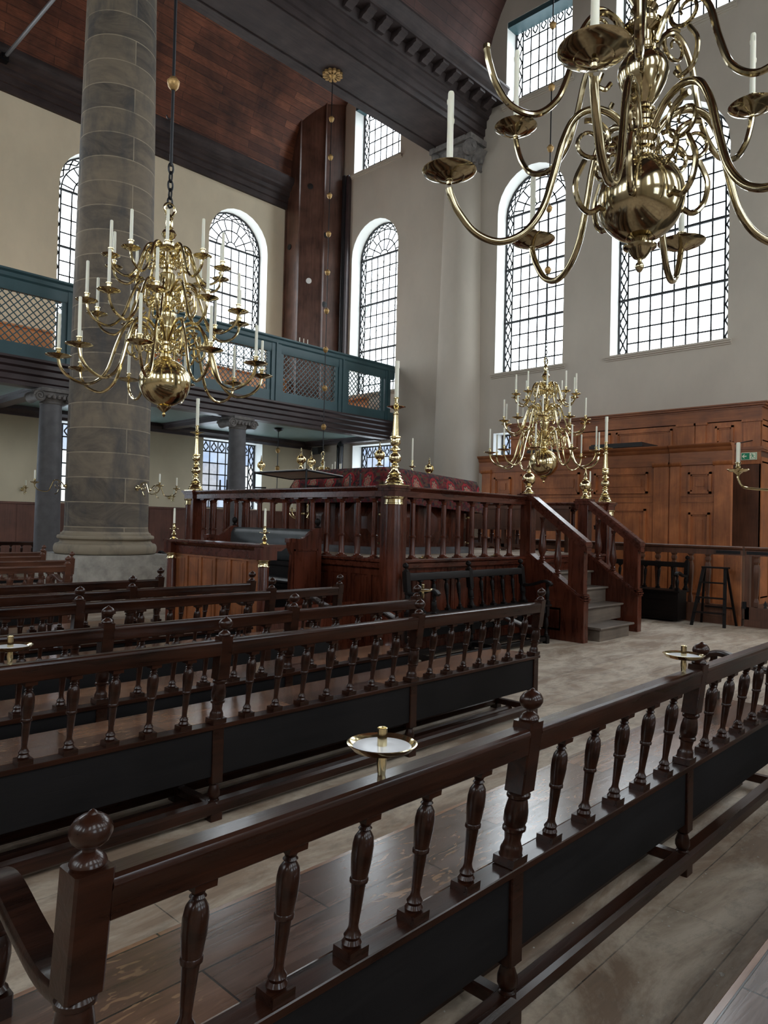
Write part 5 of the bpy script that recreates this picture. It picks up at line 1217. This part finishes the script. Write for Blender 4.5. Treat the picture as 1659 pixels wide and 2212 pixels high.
def rail_light(lab, x, y, z, n=3):
    t = thing('gallery_candelabrum', lab, 'candelabrum', (x, y, z)); m = MB(); m.tube([(0, 0, 0), (0, 0, .22)], .012, 8)
    for i in range(n): m.tube(smooth_path([(0, 0, .12), ((i - (n - 1) / 2) * .12, 0, .10), ((i - (n - 1) / 2) * .16, 0, .2)], 4), .008, 6)
    m.build('stem', 'brass', t)
    for i in range(n):
        c = MB(); c.lathe([(.02, 0), (.02, .02), (.012, .02), (.012, .16), (0, .162)], 10, ((i - (n - 1) / 2) * .16, 0, .2)); c.build('candle_light', 'candle', t)
rail_light('small brass candelabrum on the gallery rail before the corner casing', 14.15, 17.1, 6.86)
for i, (x, y, z, lab) in enumerate(((6.85, 18.06, .90, 'black iron candle cups on the far left bench, before the wainscot'), (10.3, 15.28, .96, 'black iron candle cups on the bench right of the massive column'), (12.55, 6.28, 1.50, 'black iron candle cups behind the right stair rail'))):
    t = thing('iron_candle_cups', lab, 'candle holder', (x, y, z)); m = MB(); m.tube([(0, 0, -1.5 if i == 2 else 0), (0, 0, .10)], .012, 8); m.tube(smooth_path([(.0, .05, -.1 if i == 2 else .02), (0, -.12, .0), (0, -.2, .06), (0, -.16, .1)], 4), .02, 6); m.bar((0, -.22, .10), (0, .22, .10), .04, .03); m.build('bracket', 'iron', t)
    for k in range(5):
        m = MB(); m.lathe([(0, .11), (.025, .115), (.035, .15), (.04, .16), (.03, .16), (0, .14)], 12, (.0, -.2 + .1 * k, 0)); m.lathe([(.012, .16), (.008, .18), (0, .19)], 8, (0, -.2 + .1 * k, 0)); m.build('cup', 'iron', t)
t = thing('loudspeaker', 'small black loudspeaker in the corner under the gallery', 'loudspeaker', (17.35, 20.0, 4.2))
m = MB(); m.prism([(-.12, -.14), (.12, -.10), (.10, .16), (-.16, .12)], -.16, .16, 'y'); m.build('speaker_box', 'black', t); m = MB(); m.box(.05, .3, -.03, .03, .05, .1); m.build('wall_bracket', 'white', t)
m = MB(); m.tube(smooth_path([(0, 0, 0), (0, 0, 2.2), (0, -.02, 2.35), (0, .02, 2.42)], 4), .12, 14); o = m.build('support_post', 'pipe', None, (17.3, 18.75, 2.0 - 2.0)); o.scale = (1, 1, 1.8); tag(o, 'dark pipe running down the end wall under the gallery', 'pipe')

# ------------------------------------------------------------------ outside: neighbours and bare trees
m = MB(); m.box(0, 1, -3, 60, -1, 7.3); o = m.build('neighbouring_house', plain('pale_brick_outside', (.13, .145, .18), .8, var=.2, sc=1), None, (38, 0, 0)); tag(o, 'pale low building seen through the end wall ground floor windows', 'building')
t = thing('neighbouring_house', 'pale low building with windows seen through the left ground floor windows', 'building', (0, 42, 0))
m = MB(); m.box(-12, 60, 0, 1, -1, 7.4); m.build('facade', plain('pale_facade', (.13, .145, .175), .8, var=.15, sc=1), t)
for i in range(12):
    m = MB(); m.box(-4 + i * 4.2, -1.8 + i * 4.2, -.05, 0, 1.6, 5.4); m.build('facade_window', ['teal', 'stone_s', 'plinth'][i % 3], t)
def tree(lab, x, y, h, seed):
    r = random.Random(seed); m = MB()
    def br(p, d, L, rad, n):
        q = p + d * L; mid = p + d * L * .5 + Vector((r.uniform(-1, 1), r.uniform(-1, 1), 0)) * L * .06
        m.tube([p, mid, q], [rad, rad * .85, rad * .68], 6)
        if n <= 0: return
        for k in range(3 if n > 2 else 2):
            e = (d + Vector((r.uniform(-.6, .6), r.uniform(-.6, .6), r.uniform(-.1, .5)))).normalized(); br(q, e, L * r.uniform(.62, .82), rad * .62, n - 1)
    br(Vector((x, y, -1)), Vector((0, 0, 1)), h * .42, .16, 5)
    o = m.build('bare_tree', plain('bark', (.22, .23, .22), .9)); tag(o, lab, 'tree')
tree('bare winter tree outside the arched window beside the corner casing', 25.0, 26.5, 13, 3)
tree('bare winter tree outside the arched window behind the large chandelier', 20.5, 34, 14, 8)

# ------------------------------------------------------------------ light: bright overcast sky through the windows
w = bpy.data.worlds.new('overcast_sky'); scn.world = w; w.use_nodes = True; nt = w.node_tree
bgn = nt.nodes['Background']; tc = N(nt, 'ShaderNodeTexCoord'); sp = N(nt, 'ShaderNodeSeparateXYZ'); nt.links.new(tc.outputs['Generated'], sp.inputs[0])
nt.links.new(ramp(nt, sp.outputs[2], [(0, (.62, .66, .68)), (.05, (.84, .88, .91)), (.6, (.92, .96, 1.0))]), bgn.inputs[0]); bgn.inputs[1].default_value = 6.6
scn.view_settings.view_transform = 'Standard'; scn.view_settings.look = 'None'; scn.view_settings.gamma = 1; scn.view_settings.use_curve_mapping = False
scn.view_settings.exposure = 0.42
scn.cycles.max_bounces = 8; scn.cycles.diffuse_bounces = 6; scn.cycles.transparent_max_bounces = 12; scn.cycles.caustics_reflective = False; scn.cycles.caustics_refractive = False
